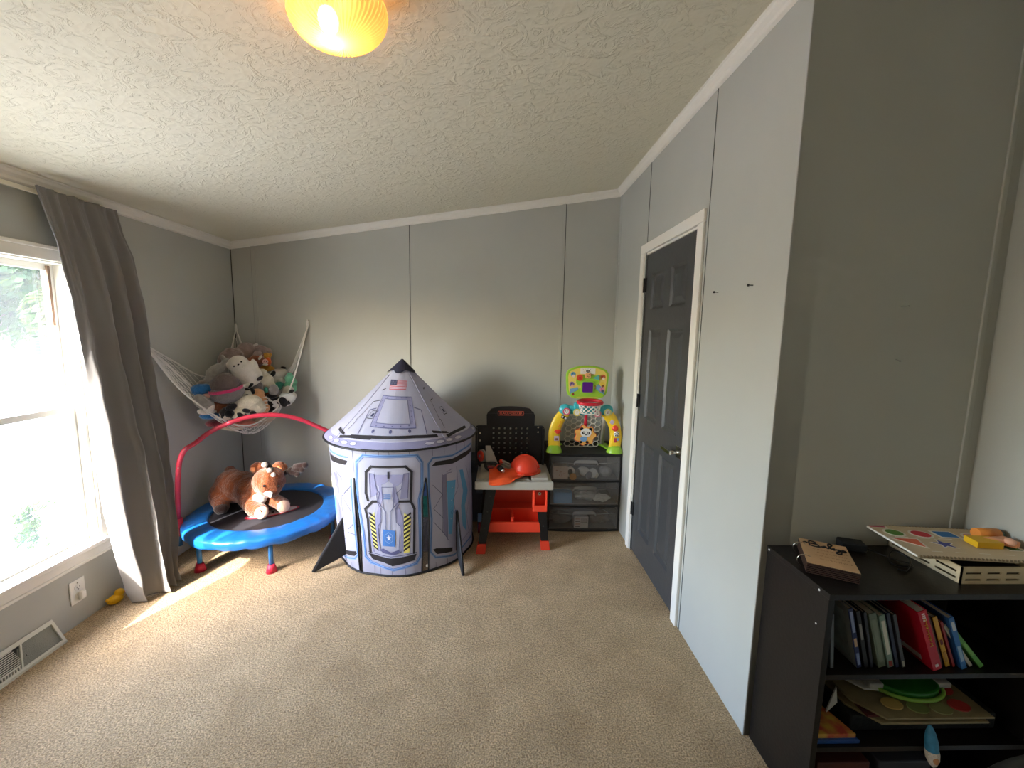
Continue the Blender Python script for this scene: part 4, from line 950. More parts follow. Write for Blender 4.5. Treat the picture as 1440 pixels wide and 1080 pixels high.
for th, dr_f in ((-45, -62), (55, 17), (133, 133), (-137, -137)):
    k = MB()
    pts = [(.0, .075), (.0, .335), (.03, .30), (.07, .235), (.12, .15), (.165, .075), (.205, .004), (.19, .0), (.14, .022), (.07, .045)]
    k.prism(finm, pts, .018, Matrix.Translation((0, 0, -.009)), .005)
    k.tube(piping, [(x, y, 0) for x, y in [(.0, .335), (.03, .30), (.07, .235), (.12, .15), (.165, .075), (.205, .004)]], .006, seg=6)
    a = R(dr_f); Mx = Matrix.Translation(SB(th, .0, -.004)+Vector((0, 0, .0))) @ Matrix.Rotation(a-PI/2, 4, 'Z') @ FACE
    bmesh.ops.transform(k.bm, matrix=Mx, verts=k.bm.verts); k.build('fin', tent, label='black fabric fin')
k = MB(); k.box(whitep, SB(26.4, .04, .002), (.012, .002, .018), .0005, (0, 0, R(26))); k.build('care_tag', tent)
# cushion inside, seen through the right slit
k = MB(); pc = plushm('sea_print_blue', '#5a86c6', .15); 
cu2 = thing('floor_cushion', 'blue, green and grey cushion standing inside the tent, seen through its right slit', 'cushion', (-.47, 2.68, 0))
for nm_, mm_, z, h in (('grey_base', MG, .14, .15), ('green_middle', plushm('sea_green', '#3d9c86', .15), .33, .10), ('blue_top', pc, .47, .10)):
    k = MB(); k.ball(mm_, (0, 0, z), (.10, .06, h)); k.build(nm_, cu2)

# ------------------------------------------------------------------ toy workbench
WB = Vector((.12, 2.80, 0))
wb = thing('toy_workbench', 'black and orange toy workbench with a grey top and pegboard back', 'toy workbench', WB)
def wbx(m, a, b, bev=0, mb=None): return (mb or MB()).bx(m, Vector(a)-WB, Vector(b)-WB, bev)
k = MB(); wbx(greyp, (-.135, 2.62, .462), (.372, 3.03, .505), .008, k)
wbx(greyp, (-.14, 2.612, .455), (.378, 2.632, .51), .006, k)
wbx(greyp, (-.115, 2.66, .504), (-.03, 2.86, .515), .004, k); wbx(greyp, (-.03, 2.655, .504), (.22, 2.69, .514), .003, k); wbx(greyp, (.235, 2.66, .504), (.35, 2.84, .522), .005, k)
wbx(greyp, (-.11, 2.80, .505), (-.05, 2.88, .55), .006, k); wbx(greyp, (.24, 2.85, .504), (.35, 3.0, .513), .004, k)
wbx(greyp, (-.03, 2.72, .503), (.22, 2.98, .508), .003, k)
k.build('worktop', wb, label='grey plastic worktop')
# legs: splayed channels with orange feet
for xt, xb, yt, yb, nm in ((-.03, -.10, 2.70, 2.655, 'l'), (.295, .345, 2.70, 2.705, 'r'), (-.05, -.10, 2.97, 3.02, 'bl'), (.30, .345, 2.97, 3.02, 'br')):
    k = MB(); a = Vector((xt, yt, .458))-WB; b = Vector((xb, yb, .0))-WB; w0, w1 = .034, .026
    def ringv(p, w, d): return [p+Vector((sx*w, sy*d, 0)) for sx, sy in ((-1, -1), (1, -1), (1, 1), (-1, 1))]
    def frust(mb, m, p, q, wp, wq, dp, dq):
        t = bmesh.new(); A = [t.verts.new(v) for v in ringv(p, wp, dp)]; B = [t.verts.new(v) for v in ringv(q, wq, dq)]
        t.faces.new(A); t.faces.new(B)
        for i in range(4): t.faces.new((A[i], A[(i+1) % 4], B[(i+1) % 4], B[i]))
        bmesh.ops.recalc_face_normals(t, faces=t.faces); bmesh.ops.bevel(t, geom=t.edges[:], offset=.003, segments=2, affect='EDGES'); mb._add(t, m)
    c_ = a.lerp(b, .86); frust(k, black, a, c_, w0, w1, .022, .02)
    for q in (.15, .38, .62): p_ = a.lerp(b, q); k.cyl(seamd, p_+Vector((0, -.0215, 0)), p_+Vector((0, -.0235, 0)), .005, seg=12)
    lg = k.build('leg', wb); k = MB(); frust(k, orange, c_, b, w1+.003, w1+.006, .026, .03); k.build('foot', lg, label='orange plastic foot')
k = MB()
wbx(orange, (-.045, 2.69, .125), (.315, 2.975, .14), .004, k); wbx(orange, (-.05, 2.685, .125), (.318, 2.70, .198), .004, k); wbx(orange, (-.04, 2.955, .13), (.31, 2.97, .45), .004, k)
wbx(orange, (-.05, 2.69, .13), (-.038, 2.97, .235), .003, k); wbx(orange, (.305, 2.69, .13), (.318, 2.97, .235), .003, k)
wbx(orange, (.105, 2.70, .135), (.125, 2.96, .225), .006, k); wbx(orange, (-.04, 2.83, .22), (.31, 2.96, .235), .004, k); wbx(orange, (-.035, 2.83, .135), (.31, 2.84, .225), .003, k)
k.build('lower_shelf', wb, label='orange moulded lower shelf')
k = MB()
wbx(orange, (.245, 2.665, .312), (.338, 2.672, .45), .002, k); wbx(orange, (.245, 2.60, .312), (.338, 2.67, .32), .003, k); wbx(orange, (.247, 2.60, .315), (.256, 2.67, .45), .003, k); wbx(orange, (.328, 2.60, .315), (.338, 2.67, .45), .003, k); wbx(orange, (.245, 2.597, .312), (.338, 2.606, .355), .003, k)
k.cyl(chrome, Vector((.292, 2.664, .415))-WB, Vector((.292, 2.655, .415))-WB, .011, seg=16); k.cyl(blackm, Vector((.292, 2.656, .415))-WB, Vector((.292, 2.654, .415))-WB, .005, seg=12)
k.build('tool_holder', wb, label='orange open tool holder')
# pegboard with real holes
k = MB(); yb0, yb1 = 2.985, 3.005
hx0, hx1, hz0, hz1 = -.046, .2446, .5785, .8005; nx, nz = 7, 6; dx, dz = (hx1-hx0)/nx, (hz1-hz0)/nz
t = bmesh.new()
for i in range(nx):
    for j in range(nz):
        x0, z0_ = hx0+i*dx, hz0+j*dz; cx, cz = x0+dx/2, z0_+dz/2; rh = .008; n = 16
        sq = []
        for q in range(n):
            a = 2*PI*(q+.0)/n+PI/4*0; c, s_ = math.cos(a), math.sin(a); mx_ = max(abs(c)/(dx/2), abs(s_)/(dz/2)); sq.append((cx+c/mx_, cz+s_/mx_))
        for y_ in (yb0, yb1):
            for q in range(n):
                a0, a1 = 2*PI*q/n, 2*PI*(q+1)/n
                p0 = (cx+rh*math.cos(a0), cz+rh*math.sin(a0)); p1 = (cx+rh*math.cos(a1), cz+rh*math.sin(a1))
                vs = [(sq[q][0], y_, sq[q][1]), (sq[(q+1) % n][0], y_, sq[(q+1) % n][1]), (p1[0], y_, p1[1]), (p0[0], y_, p0[1])]
                t.faces.new([t.verts.new(Vector(v)-WB) for v in vs])
                # corner piece
                if abs(sq[q][0]-sq[(q+1) % n][0]) > 1e-9 and abs(sq[q][1]-sq[(q+1) % n][1]) > 1e-9:
                    cxx = x0 if min(sq[q][0], sq[(q+1) % n][0])-x0 < 1e-6 else x0+dx; czz = z0_ if min(sq[q][1], sq[(q+1) % n][1])-z0_ < 1e-6 else z0_+dz
                    t.faces.new([t.verts.new(Vector(v)-WB) for v in ((sq[q][0], y_, sq[q][1]), (sq[(q+1) % n][0], y_, sq[(q+1) % n][1]), (cxx, y_, czz))])
        for q in range(n):
            a0, a1 = 2*PI*q/n, 2*PI*(q+1)/n
            t.faces.new([t.verts.new(Vector(v)-WB) for v in ((cx+rh*math.cos(a0), yb0, cz+rh*math.sin(a0)), (cx+rh*math.cos(a1), yb0, cz+rh*math.sin(a1)), (cx+rh*math.cos(a1), yb1, cz+rh*math.sin(a1)), (cx+rh*math.cos(a0), yb1, cz+rh*math.sin(a0)))])
k._add(t, black)
YM = lambda pts, th=.02, y=yb0: k.prism(black, [(x-WB.x, z) for x, z in pts], th, Matrix.Translation((0, y+th-WB.y, 0)) @ FACE)
YM([(hx0, .50), (hx1, .50), (hx1, hz0), (hx0, hz0)])
YM([(-.155, .50), (hx0, .50), (hx0, .803), (-.14, .803), (-.152, .797), (-.158, .785), (-.158, .60), (-.15, .59)])
YM([(hx1, .50), (.34, .50), (.345, .59), (.35, .60), (.35, .785), (.344, .797), (.332, .803), (hx1, .803)])
arc = [(.275-.0, .80), (.277, .88), (.268, .902), (.252, .912), (.248, .925)]+[(.0995+.155*math.cos(R(a)), .915+.032*math.sin(R(a))) for a in range(15, 166, 15)]+[(-.049, .925), (-.053, .912), (-.069, .902), (-.078, .88), (-.076, .80)]
YM([(hx0, hz1), (hx1, hz1), (.275, .80)]+arc[1:]+[], .02)
YM([(-.077, .87), (.276, .87), (.272, .895), (-.073, .895)], .004, yb0-.004)
for pts in ([(-.158, .5), (-.143, .5), (-.143, .79), (-.158, .785)], [(.335, .5), (.35, .5), (.35, .785), (.335, .79)]): YM(pts, .04, yb0-.02)
k.build('pegboard', wb, label='black pegboard back with rows of round holes')
k = MB()
for x, z in ((-.125, .745), (-.125, .69), (.303, .792), (.303, .757)): k.cyl(chrome, Vector((x, yb0+.001, z))-WB, Vector((x, yb0-.003, z))-WB, .0065, seg=14)
k.build('bolts', wb)
k = MB(); rc = mat('badge_orange', '#c5543a', .5); k.prism(rc, rrect(.19, .032, .006), .003, front(.0995-WB.x, yb0-.004-WB.y, .897)); k.prism(black, rrect(.184, .026, .005), .0035, front(.0995-WB.x, yb0-.004-WB.y, .897))
k.mesh(rc, text_mesh('BLACK+DECKER', .0225, .0006), front(.0995-WB.x, yb0-.0082-WB.y, .8965)); k.build('name_badge', wb, label='orange BLACK+DECKER name badge')

hh = thing('toy_hard_hat', 'orange toy hard hat resting on the grey workbench top', 'toy helmet', (.20, 2.80, .522), R(-12))
hh.location.z = .53
k = MB()
prof = [(.098, 0), (.096, .018), (.09, .045), (.078, .07), (.058, .09), (.032, .102), (0, .106)]
k.lathe(orange, prof, 48); k.build('shell', hh, mods=lambda o: setattr(o.modifiers.new('s', 'SOLIDIFY'), 'thickness', .003))
k = MB(); k.lathe(orange, [(.092, .004), (.104, .0), (.112, -.004), (.108, -.006), (.092, 0)], 48)
k.prism(orange, [(.06, -.085), (.06, .085), (.10, .07), (.135, .04), (.148, 0), (.135, -.04), (.10, -.07)], .005, Matrix.Rotation(R(170), 4, 'Z') @ Matrix.Translation((0, 0, -.007)), .002) if False else None
k.build('brim', hh)
k = MB()
for off in (-.028, 0, .028):
    k.tube(orange, [(math.cos(a)*(.1-abs(off)*.25), off, math.sin(a)*(.108-abs(off)*.35)) for a in [R(x) for x in range(12, 169, 12)]], .0055, seg=8)
k.build('ridges', hh)
ap = mat('orange_vinyl', '#ee5a2a', .4, bump=.25, bscale=30)
k = MB()
def apron(u, v):
    # from the bench surface out over the front edge
    x = -.05+.24*u; y = 2.82-.02*u-.25*v*(1-.45*u**2); z = .528+.010*math.sin(u*9+v*5)*(1-v*.3)+.012*math.sin(v*7)*u
    if y < 2.612: z -= .0
    z += .016*(1-abs(2*u-1))*(1-v)
    dz = max(0, v-.86)*(.26*math.sin(PI*min(1, u*1.2+.12)))
    return Vector((x, y-.0, z-dz))
k.grid(ap, apron, 40, 30); o = k.build('toy_vest', mods=lambda o: setattr(o.modifiers.new('s', 'SOLIDIFY'), 'thickness', .004)); tag(o, 'orange shiny vest draped over the front edge of the grey workbench top', 'toy vest')
sw = thing('toy_hand_saw', 'toy hand saw with a light grey blade standing at the workbench\'s left', 'toy saw', (-.045, 2.80, .527), 0)
k = MB(); k.prism(greyp, [(-.028, .0), (.058, .0), (.0, .135), (-.034, .135)], .006, front(0, .02, .035), .001); k.build('blade', sw)
k = MB(); k.tube(black, catmull([(-.03, .01, .045), (.03, .0, .05), (.06, -.01, .02), (.045, -.015, .0), (.0, -.01, .004), (-.03, .0, .02), (-.03, .01, .045)], 5), .011, seg=10); k.ball(mat('maroon_plastic', '#7a2028', .4), (.005, -.012, .024), (.022, .012, .014)); k.build('handle', sw)
cw_ = thing('toy_saw_wheel', 'red and grey toy circular saw disc at the left end of the workbench pegboard', 'toy saw', (-.108, 2.90, .60))
k = MB(); k.cyl(greyp, (0, -.004, 0), (.012, .004, 0), .046, seg=40); k.build('disc', cw_)
k = MB(); k.cyl(orange, (-.012, -.008, 0), (.0, .0, 0), .038, seg=40); k.cyl(chrome, (-.018, -.01, 0), (-.01, -.006, 0), .01); k.build('hub', cw_)
k = MB(); k.bx(black, (-.02, .0, -.085), (.02, .03, .035), .006); k.build('bracket', cw_)
dr = thing('toy_drill', 'small black and orange toy drill with a silver chuck on the workbench vest', 'toy drill', (.035, 2.70, .565), R(20))
k = MB(); k.cyl(black, (0, .05, .0), (0, -.015, 0), .019, .017); k.ball(orange, (0, .055, 0), (.02, .025, .02)); k.build('body', dr)
k = MB(); k.cyl(chrome, (0, -.012, 0), (0, -.034, -.002), .0135, .010); k.cyl(blackm, (0, -.033, -.002), (0, -.036, -.002), .004); k.build('chuck', dr, label='silver chuck')
k = MB(); k.box(orange, (.03, .052, -.022), (.06, .022, .022), .008, (0, .5, 0)); k.build('grip', dr)
pl_ = thing('toy_pliers', 'pale grey and red toy pliers leaning beside the orange hard hat', 'toy pliers', (.075, 2.83, .553), R(-25))
k = MB(); k.tube(greyp, [(-.04, 0, .01), (.0, 0, .0), (.05, -.02, -.022)], [.009, .007, .006], seg=8); k.tube(greyp, [(-.04, 0, .028), (.0, 0, .018), (.05, .02, -.01)], [.009, .007, .006], seg=8); k.build('jaws', pl_)
k = MB(); k.ball(orange, (-.045, 0, .02), (.018, .012, .018)); k.build('grip', pl_)
# grey storage box standing between tent and bench, mostly hidden
gb = thing('grey_toy_box', 'slate grey plastic toy box in the gap between the tent and the workbench', 'toy box', (-.155, 3.215, 0))
sl = mat('slate_plastic', '#5a6068', .5); k = MB(); k.bx(sl, (-.06, -.11, 0), (.05, .11, .45), .01); k.build('body', gb)
k = MB(); k.bx(mat('slate_dark', '#3e4349', .5), (-.066, -.116, .40), (.056, .116, .50), .008); k.build('lid', gb)
k = MB(); k.bx(mat('slate_pale', '#8f98a8', .5), (.0, -.122, .24), (.05, -.108, .33), .004); k.build('latch', gb)
k = MB(); lbp = mat('pale_blue_plastic', '#7fb0dc', .5); k.bx(lbp, (0, 0, .0), (.03, .02, .14), .004); o = k.build('toy_shovel', loc=(-.125, 2.945, .165)); 
k2 = MB(); k2.cyl(mat('dark_red_plastic', '#8c2230', .5), (-.13, 2.93, .02), (-.10, 2.93, .02), .04); 
tag(o, 'pale blue toy piece behind the left leg of the workbench', 'toy'); o.location = (-.135, 2.945, .0)
k3 = MB(); k3.bx(black, (0, 0, 0), (.01, .01, .01))
k3.bm.free()
o2 = k2.build('toy_disc'); tag(o2, 'dark red round toy on the carpet behind the left leg of the workbench', 'toy'); o2.location = (0, 0, .02)

# ------------------------------------------------------------------ three-drawer cart
CT = Vector((.66, 3.14, 0))
ct = thing('drawer_cart', 'black plastic three-drawer storage cart with smoky clear drawers in the corner', 'drawer unit', CT)
x0, x1, yf, yk = .388-CT.x, .931-CT.x, 2.958-CT.y, 3.325-CT.y
k = MB()
def bow(x, d=.014): return -d*(1-((x-(x0+x1)/2)/((x1-x0)/2))**2)
def slabz(mb, m, za, zb, ybk=yk, extra=0):
    n = 16; pts = [(x0+(x1-x0)*i/n, yf-extra+bow(x0+(x1-x0)*i/n)) for i in range(n+1)]+[(x1, ybk), (x0, ybk)]
    mb.prism(m, pts, zb-za, Matrix.Translation((0, 0, za)), .003)
slabz(k, black, .585, .605); slabz(k, black, .0, .016); slabz(k, black, .385, .399); slabz(k, black, .192, .206)
k.bx(black, (x0, yf+.003, 0), (x0+.012, yk, .60), .002); k.bx(black, (x1-.012, yf+.003, 0), (x1, yk, .60), .002); k.bx(black, (x0, yk-.008, 0), (x1, yk, .60))
k.build('frame', ct)
smoke = bpy.data.materials.new('smoky_clear_plastic'); smoke.use_nodes = True
nt = smoke.node_tree; pb = nt.nodes['Principled BSDF']; pb.inputs['Base Color'].default_value = (*lin('#a09e9b'), 1); pb.inputs['Roughness'].default_value = .35
tr = nt.nodes.new('ShaderNodeBsdfTransparent'); tr.inputs['Color'].default_value = (.8, .8, .8, 1); mxs = nt.nodes.new('ShaderNodeMixShader'); mxs.inputs[0].default_value = .30
nt.links.new(tr.outputs[0], mxs.inputs[1]); nt.links.new(pb.outputs[0], mxs.inputs[2]); nt.links.new(mxs.outputs[0], nt.nodes['Material Output'].inputs[0])
hm_ = mat('handle_smoke', '#7d7b78', .35)
for za, zb in ((.401, .583), (.208, .383), (.018, .190)):
    k = MB()
    def fr_s(u, v):
        x = x0+.014+(x1-x0-.028)*u; z = za+(zb-za)*v
        return Vector((x, yf+bow(x)-.002-.006*math.sin(PI*v)+.004*abs(2*v-1), z))
    k.grid(smoke, fr_s, 24, 8)
    k.bx(smoke, (x0+.014, yf+.01, za), (x0+.016, yk-.02, zb-.03)); k.bx(smoke, (x1-.016, yf+.01, za), (x1-.014, yk-.02, zb-.03)); k.bx(hm_, (x0+.016, yf+.012, za), (x1-.016, yk-.02, za+.003))
    dd = k.build('drawer', ct)
    k = MB(); zc = zb-.03
    k.tube(hm_, catmull([(-.088, 0, zc-.028), (-.08, 0, zc-.006), (-.06, 0, zc+.003), (0, 0, zc+.005), (.06, 0, zc+.003), (.08, 0, zc-.006), (.088, 0, zc-.028)], 5), .0052, seg=8)
    k.grid(hm_, lambda u, v: Vector((-.082+.164*u, -.004-.006*v, zc+.003-.016*v)), 10, 2)
    k.tube(hm_, [(x0+.03, .012, zc-.012), (-.08, .004, zc-.018)], .0025, seg=6); k.tube(hm_, [(x1-.03, .012, zc-.012), (.08, .004, zc-.018)], .0025, seg=6)
    bmesh.ops.translate(k.bm, vec=(0, yf+bow(0)-.008, 0), verts=k.bm.verts)
    k.build('handle', dd, label='smoky grey pull handle')
# what lies in the drawers
def item(name, lab, cat, mb): o = mb.build(name); return tag(o, lab, cat)
k = MB(); pk_ = mat('pinkish_card', '#e3d3cc', .7); k.bx(pk_, (.425, 2.972, .406), (.535, 3.05, .50), .002)
for i in range(3): k.box(mat('card_print', '#b46a5c', .8) if i == 0 else bpy.data.materials['card_print'], (.45+i*.03, 2.9705, .47-i*.012), (.012, .001, .003))
k.tube(bpy.data.materials['card_print'], [(.48+.01*math.cos(R(a)), 2.9705, .435+.01*math.sin(R(a))) for a in range(0, 360, 30)], .0012, seg=5, closed=True)
item('card_box', 'pale pink printed box at the left of the top drawer', 'box', k)
k = MB(); k.tube(W_, [(.555, 2.99+.0*a, .46) for a in (0,)]+[], .004) if False else k.tube(whitep, [(.552+.026*math.cos(R(a)), 2.985, .455+.032*math.sin(R(a))) for a in range(0, 360, 20)], .009, seg=10, closed=True); item('white_ring', 'white plastic ring beside the pink box in the top drawer', 'toy ring', k)
k = MB(); k.cyl(mat('orange_disc_paint', '#e0a050', .5), (.572, 2.965, .423), (.572, 2.975, .423), .026, .026); item('orange_disc', 'flat round orange toy at the bottom of the top drawer', 'toy', k)
k = MB(); k.ball(W_, (.66, 3.0, .455), (.05, .035, .034), (0, .3, 0)); k.ball(W_, (.725, 3.0, .44), (.035, .03, .04), (0, .5, 0)); k.ball(CRM, (.748, 2.995, .43), (.024, .02, .026)); k.build('t')
o = bpy.data.objects['t']; o.name = 'plush_panda'; tag(o, 'white and black plush lying in the top drawer', 'stuffed toy'); 
k = MB(); k.ball(MG, (.69, 2.968, .435), (.026, .01, .03), (0, .5, 0)); k.ball(GY, (.61, 2.99, .45), (.02, .02, .028)); k.build('dark_patches', o)
k = MB(); k.ball(GY, (.83, 3.03, .445), (.05, .04, .04)); k.noise(.01, 30); item('grey_cloth', 'crumpled grey cloth at the right of the top drawer', 'cloth', k)
k = MB(); k.bx(mat('blue_card', '#4b8fbf', .6), (.435, 2.972, .213), (.572, 3.06, .298), .003); item('blue_box', 'plain blue box at the left of the middle drawer', 'box', k)
k = MB()
def crumple(u, v, c, r, s): 
    a, b = 2*PI*u, PI*v; p = Vector((math.cos(a)*math.sin(b), math.sin(a)*math.sin(b), math.cos(b))); q = 1+.35*mnoise.noise(p*2.3+Vector((s, 0, 0)))+.12*mnoise.noise(p*6+Vector((0, s, 0)))
    return Vector(c)+Vector((p.x*r[0], p.y*r[1], p.z*r[2]))*q
k.grid(mat('plastic_bag', '#bdbcb8', .3), lambda u, v: crumple(u, v, (.70, 3.04, .262), (.10, .045, .042), 2), 40, 20, closed_u=True, smooth=False); item('plastic_bag', 'crumpled clear plastic bag in the middle drawer', 'plastic bag', k)
k = MB(); k.grid(whitep, lambda u, v: crumple(u, v, (.80, 3.01, .245), (.062, .03, .03), 7), 30, 16, closed_u=True, smooth=False); item('white_paper', 'crumpled white paper at the right of the middle drawer', 'paper', k)
k = MB(); k.bx(mat('white_carton', '#d9d2c9', .7), (.592, 2.962, .024), (.70, 3.03, .112), .002)
for i in range(4): k.box(blackm if i % 2 else bpy.data.materials['card_print'], (.62+.0*i, 2.9605, .095-i*.02), (.035, .001, .004)); k.box(blackm, (.665, 2.9605, .10-i*.011), (.045, .001, .003))
k.box(blackm, (.69, 2.9605, .085), (.004, .001, .035)); item('printed_carton', 'small white printed carton in the middle of the bottom drawer', 'box', k)
k = MB(); k.grid(mat('brown_net_bag', '#6d625a', .8), lambda u, v: crumple(u, v, (.80, 3.04, .08), (.08, .05, .048), 4), 30, 16, closed_u=True); item('brown_bag', 'brownish soft bag right of the carton in the bottom drawer', 'bag', k)
k = MB(); k.grid(mat('grey_soft_bag', '#6e6c6a', .8), lambda u, v: crumple(u, v, (.50, 3.04, .075), (.085, .05, .045), 9), 30, 16, closed_u=True); item('grey_bag', 'grey soft bag left of the carton in the bottom drawer', 'bag', k)

# ------------------------------------------------------------------ sports activity toy on the cart
SP = Vector((.655, 3.0, .605))
lime = mat('lime_plastic', '#9ccf3c', .3, coat=.2); yel = mat('yellow_plastic', '#f2cc2e', .3, coat=.2); teal = mat('teal_plastic', '#3fb3bd', .3, coat=.2); redp = mat('red_plastic', '#cf2438', .3, coat=.2); ivp = mat('ivory_plastic', '#d9d4c6', .4)
sp = thing('basketball_activity_toy', 'colourful toy basketball arch with a purple screen and white hoop net', 'activity toy', SP)
s = lambda x, y, z: (x-SP.x, y-SP.y, z-SP.z)
for sg in (-1, 1):
    xx = lambda d: SP.x+sg*d
    k = MB(); P_ = catmull([s(xx(.225), 2.995, .645), s(xx(.232), 2.995, .72), s(xx(.222), 2.995, .79), s(xx(.195), 2.995, .855), s(xx(.15), 2.995, .91)], 6)
    n_ = len(P_); k.tube(yel, P_, [.046-.006*i/n_ for i in range(n_)], seg=20, flat=.45, upv=(0, 1, 0)); ar = k.build('arch_side', sp, label='yellow arch side')
    k = MB(); k.lathe(lime, [(0, .055), (.035, .054), (.048, .04), (.056, .018), (.062, .004), (.062, 0), (0, 0)], 36, Matrix.Translation(s(xx(.228), 2.998, .605)) @ Matrix.Diagonal((1.0, .85, 1, 1)))
    k.box(lime, s(xx(.20), 3.10, .615), (.05, .17, .016), .006, (0, 0, sg*.25)); k.ball(lime, s(xx(.185), 3.185, .613), (.05, .03, .012)); k.build('foot', sp, label='lime green foot')
    # rear goal post
    k = MB(); k.tube(ivp, [s(xx(.175), 3.18, .615), s(xx(.168), 3.12, .74), s(xx(.15), 3.03, .89)], .014, seg=12, flat=1.3); k.build('goal_post', sp)
# pictures and knobs on the yellow sides
k = MB(); Y_ = 2.973
k.box(blackm, s(.49, Y_+.001, .872), (.044, .004, .022), .003, (0, R(25), 0)); 
for d_ in (-.011, .011): k.box(whitep, s(.49+d_, Y_-.0015, .872-d_*.5), (.014, .004, .014), .002, (0, R(25), 0))
k.tube(orange, [s(.468, Y_-.002, .845), s(.452, Y_-.002, .80)], .0015, seg=6); k.build('score_slider', sp)
def disc(mb, m, x, y, z, r, t=.004, sx=1): mb.prism(m, circle(r*sx, 24, ry=r), t, front(x-SP.x, y-SP.y, z-SP.z), .001)
k = MB(); k.ball(orange, s(.447, Y_-.004, .768), (.026, .01, .014)); k.cyl(orange, s(.447, Y_-.006, .752), s(.447, Y_-.006, .768), .012, .022, seg=16); k.build('slider_knob', sp, label='orange slider knob')
k = MB(); k.box(mat('sticker_lilac', '#c9b8cf', .5), s(.44, Y_-.001, .714), (.036, .004, .036), .003); k.box(mat('sticker_brown', '#8f5b46', .5), s(.44, Y_-.0035, .708), (.018, .002, .016), .002); k.build('sticker', sp)
k = MB(); k.ball(orange, s(.873, Y_-.004, .795), (.023, .014, .023)); k.build('roller_ball', sp, label='orange roller ball')
k = MB(); k.ball(whitep, s(.884, Y_-.002, .752), (.021, .013, .021))
for a in range(5): k.ball(blackm, s(.884+.0125*math.cos(R(72*a+90)), Y_-.011, .752+.0125*math.sin(R(72*a+90))), (.0045, .004, .0045))
k.ball(blackm, s(.884, Y_-.0145, .752), (.005, .003, .005)); k.build('football_roller', sp, label='small black and white football')
k = MB(); k.box(mat('sticker_red', '#c8404a', .5), s(.878, Y_, .703), (.022, .004, .034), .002); k.box(mat('sticker_blue', '#7aa5cf', .5), s(.896, Y_, .710), (.018, .004, .02), .002); k.build('sticker', sp); k = MB(); k.box(bpy.data.materials['sticker_lilac'], s(.848, Y_+.002, .84), (.03, .004, .03), .004, (0, R(35), 0)); k.build('sticker', sp)
# teal crossbar
k = MB(); k.tube(teal, [s(.50, 2.992, .93), s(.56, 2.992, .925), s(.655, 2.992, .915), s(.75, 2.992, .925), s(.81, 2.992, .93)], [.036, .03, .034, .03, .036], seg=20, flat=.55, upv=(0, 1, 0))
for x in (.50, .81): k.ball(teal, s(x, 2.992, .925), (.047, .026, .045))
k.box(teal, s(.655, 2.99, .955), (.19, .03, .055), .014, seg=3); cb = k.build('crossbar', sp, label='teal crossbar')
k = MB()
for x, z, m_, m2_ in ((.505, .918, 'roller_pink', '#d8576f'), (.582, .912, 'roller_gold', '#e3cf72'), (.735, .905, 'roller_rose', '#d98a94'), (.81, .915, 'roller_yellow', '#dfe08a')):
    q = mat(m_, m2_, .4); disc(k, q, x, 2.966, z, .027); disc(k, whitep, x, 2.9645, z, .018, .003)
    for dx_, dz_ in ((-.006, .005), (.006, .005), (0, -.005)): disc(k, blackm if m_ != 'roller_gold' else q, x+dx_, 2.9625, z+dz_, .0035, .002)
k.build('picture_discs', cb)
# backboard
k = MB()
def bbp(sc_): return [(sc_*x, sc_*z) for x, z in ([(-.158, .045), (-.155, .072), (-.14, .094), (-.115, .108)]+[(-.08, .119), (-.04, .125), (0, .127), (.04, .125), (.08, .119)]+[(.115, .108), (.14, .094), (.155, .072), (.158, .045), (.15, -.06), (.14, -.088), (.115, -.108), (.08, -.118), (-.08, -.118), (-.115, -.108), (-.14, -.088), (-.15, -.06)])]
k.prism(lime, bbp(1)[::-1], .026, front(0, .012, 1.128-SP.z), .006); bbd = k.build('backboard', sp, label='lime green backboard')
k = MB(); k.prism(mat('picture_yellow', '#e8d06a', .5), bbp(.9)[::-1], .003, front(0, -.014, 1.128-SP.z)); 
k.prism(mat('picture_blue', '#6f9fc4', .5), [(-.125, -.085), (-.13, -.045), (-.07, -.03), (-.05, -.09)], .002, front(0, -.0162, 1.128-SP.z)); k.prism(bpy.data.materials['picture_blue'], [(.125, -.085), (.05, -.09), (.07, -.0), (.10, -.02), (.128, -.055)], .002, front(0, -.0162, 1.128-SP.z))
k.prism(lime, [(-.12, -.102), (-.12, -.075), (-.08, -.06), (-.06, -.04), (.06, -.04), (.09, -.065), (.12, -.08), (.12, -.102)], .004, front(0, -.0165, 1.128-SP.z))
k.prism(lime, rrect(.17, .075, .03, cy=.018), .005, front(0, -.0165, 1.128-SP.z), .001)
k.build('picture_panel', bbd)
k = MB(); zc = 1.128-SP.z
k.prism(whitep, rrect(.11, .042, .004, cy=.087), .002, front(0, -.0165, zc)); k.prism(blackm, circle(.014, 24, ry=.009, cy=.087), .0015, front(0, -.0185, zc)); k.mesh(whitep, text_mesh('vtech', .0088, .0003), front(0, -.0206, zc+.087))
for x, z, c_ in ((-.035, .098, redp), (-.02, .101, lime), (.0, .104, teal), (.018, .101, blackm), (.038, .098, yel), (-.03, .082, redp), (.03, .082, lime)): disc(k, c_, SP.x+x, 2.9812, SP.z+zc+z, .0018, .001)
k.build('logo_plate', bbd, label='white plate with a black oval vtech logo')
k = MB(); k.prism(lime, rrect(.098, .092, .012, cy=-.03), .008, front(0, -.02, zc), .002); k.prism(mat('purple_screen', '#5b1787', .35), rrect(.078, .076, .01, cy=-.03), .003, front(0, -.028, zc), .001); k.build('screen', bbd, label='purple square screen')
k = MB(); disc(k, mat('button_orange', '#d8532f', .3), .595, 2.979, 1.167, .023, .012); disc(k, redp, .595, 2.967, 1.167, .009, .003); k.build('button', bbd, label='round orange button')
k = MB(); k.prism(mat('button_peach', '#efb47a', .3), rrect(.042, .04, .012), .012, front(.0, -.021, 1.182-SP.z), .003)
